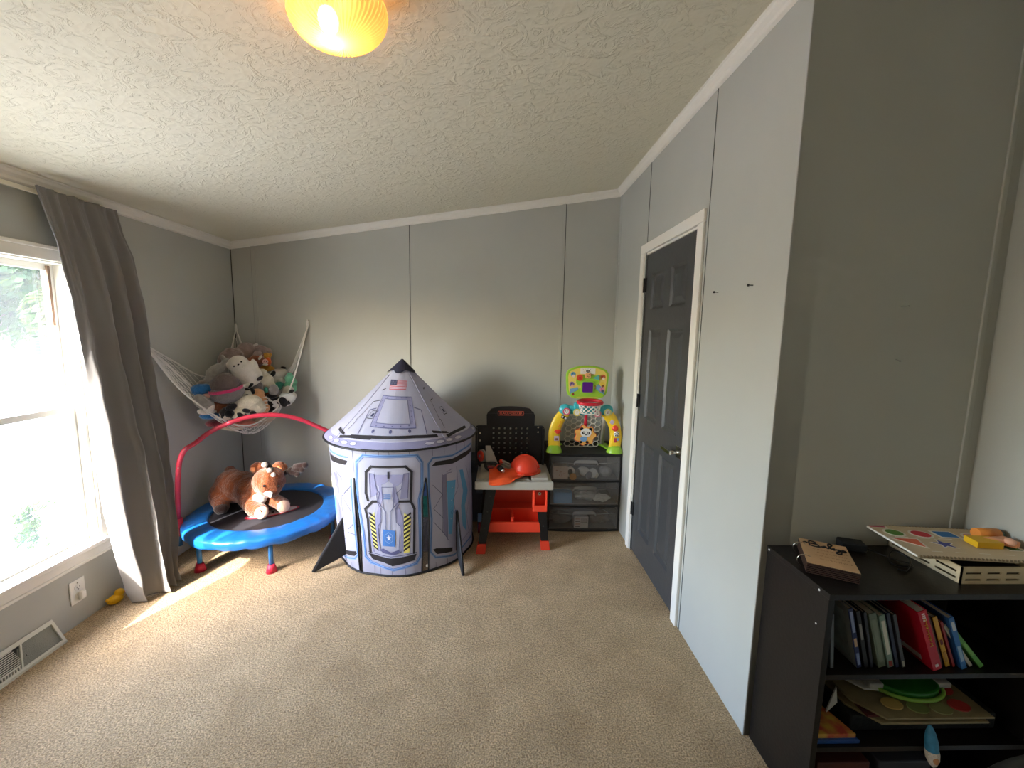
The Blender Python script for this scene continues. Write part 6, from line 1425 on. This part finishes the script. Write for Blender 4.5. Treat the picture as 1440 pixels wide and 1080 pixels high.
tree('young_tree', 'small thin green sapling beside the drive low in the window view', (-4.34, 3.80, -.738), .55, .12, 900, .022, 5, .012, 'sapling')

# ------------------------------------------------------------------ light
wld = bpy.data.worlds.new('world'); bpy.context.scene.world = wld; wld.use_nodes = True
nt = wld.node_tree; bg = nt.nodes['Background']
sk = nt.nodes.new('ShaderNodeTexSky'); sk.sky_type = 'NISHITA'; sk.sun_disc = False; sk.sun_elevation = R(40); sk.sun_rotation = R(206); sk.air_density = 1; sk.dust_density = 2
nt.links.new(sk.outputs[0], bg.inputs['Color']); bg.inputs['Strength'].default_value = 4.6
sun = bpy.data.lights.new('sun', 'SUN'); sun.energy = 16; sun.angle = R(.6); sun.color = (1, .955, .88)
so = bpy.data.objects.new('sun', sun); C.objects.link(so)
az, el = R(24.5), R(36.5)
dv = Vector((math.sin(az)*math.cos(el), math.cos(az)*math.cos(el), -math.sin(el)))
so.rotation_euler = dv.to_track_quat('-Z', 'Y').to_euler()
def window_area(name, W, power, col, x):
    a = bpy.data.lights.new(name, 'AREA'); a.shape = 'RECTANGLE'; a.size = W[1]-W[0]-.06; a.size_y = W[3]-W[2]-.06; a.energy = power; a.color = col
    o = bpy.data.objects.new(name, a); C.objects.link(o); o.location = (x, (W[0]+W[1])/2, (W[2]+W[3])/2)
    o.rotation_euler = Vector((1, 0, 0)).to_track_quat('-Z', 'Y').to_euler()
    if abs(o.rotation_euler.z) > 0: pass
    return o
p_ = window_area('window_portal', W1, 1, (1, 1, 1), XL-.14); p_.data.cycles.is_portal = True
# blind added to block the sun; area light before it added as fill
k = MB(); k.bx(mat('white_blind', '#efece4', .8), (XL-.045, W2[0]+.015, W2[2]+.015), (XL-.040, W2[1]-.015, W2[3]-.015)); o = k.build('fill_window_blind'); tag(o, 'added white blind over the unseen fill window beside the camera', 'blind')
window_area('blind_fill', W2, 7, (1, .95, .88), XL-.02)  # unseen area light added on the room side of the blind
bl = bpy.data.lights.new('bulb_light', 'POINT'); bl.energy = 9; bl.color = (1, .56, .22); bl.shadow_soft_size = .03
bo_ = bpy.data.objects.new('bulb_light', bl); C.objects.link(bo_); bo_.parent = lamp; bo_.location = (-.03, 0, -.115)

sc = bpy.context.scene
sc.view_settings.view_transform = 'Standard'; sc.view_settings.look = 'None'; sc.view_settings.gamma = 1; sc.view_settings.use_curve_mapping = False
sc.view_settings.exposure = 0.60
sc.cycles.use_denoising = True
sc.cycles.max_bounces = 10; sc.cycles.diffuse_bounces = 6; sc.cycles.transparent_max_bounces = 24; sc.cycles.sample_clamp_indirect = 6
sc.cycles.use_adaptive_sampling = False
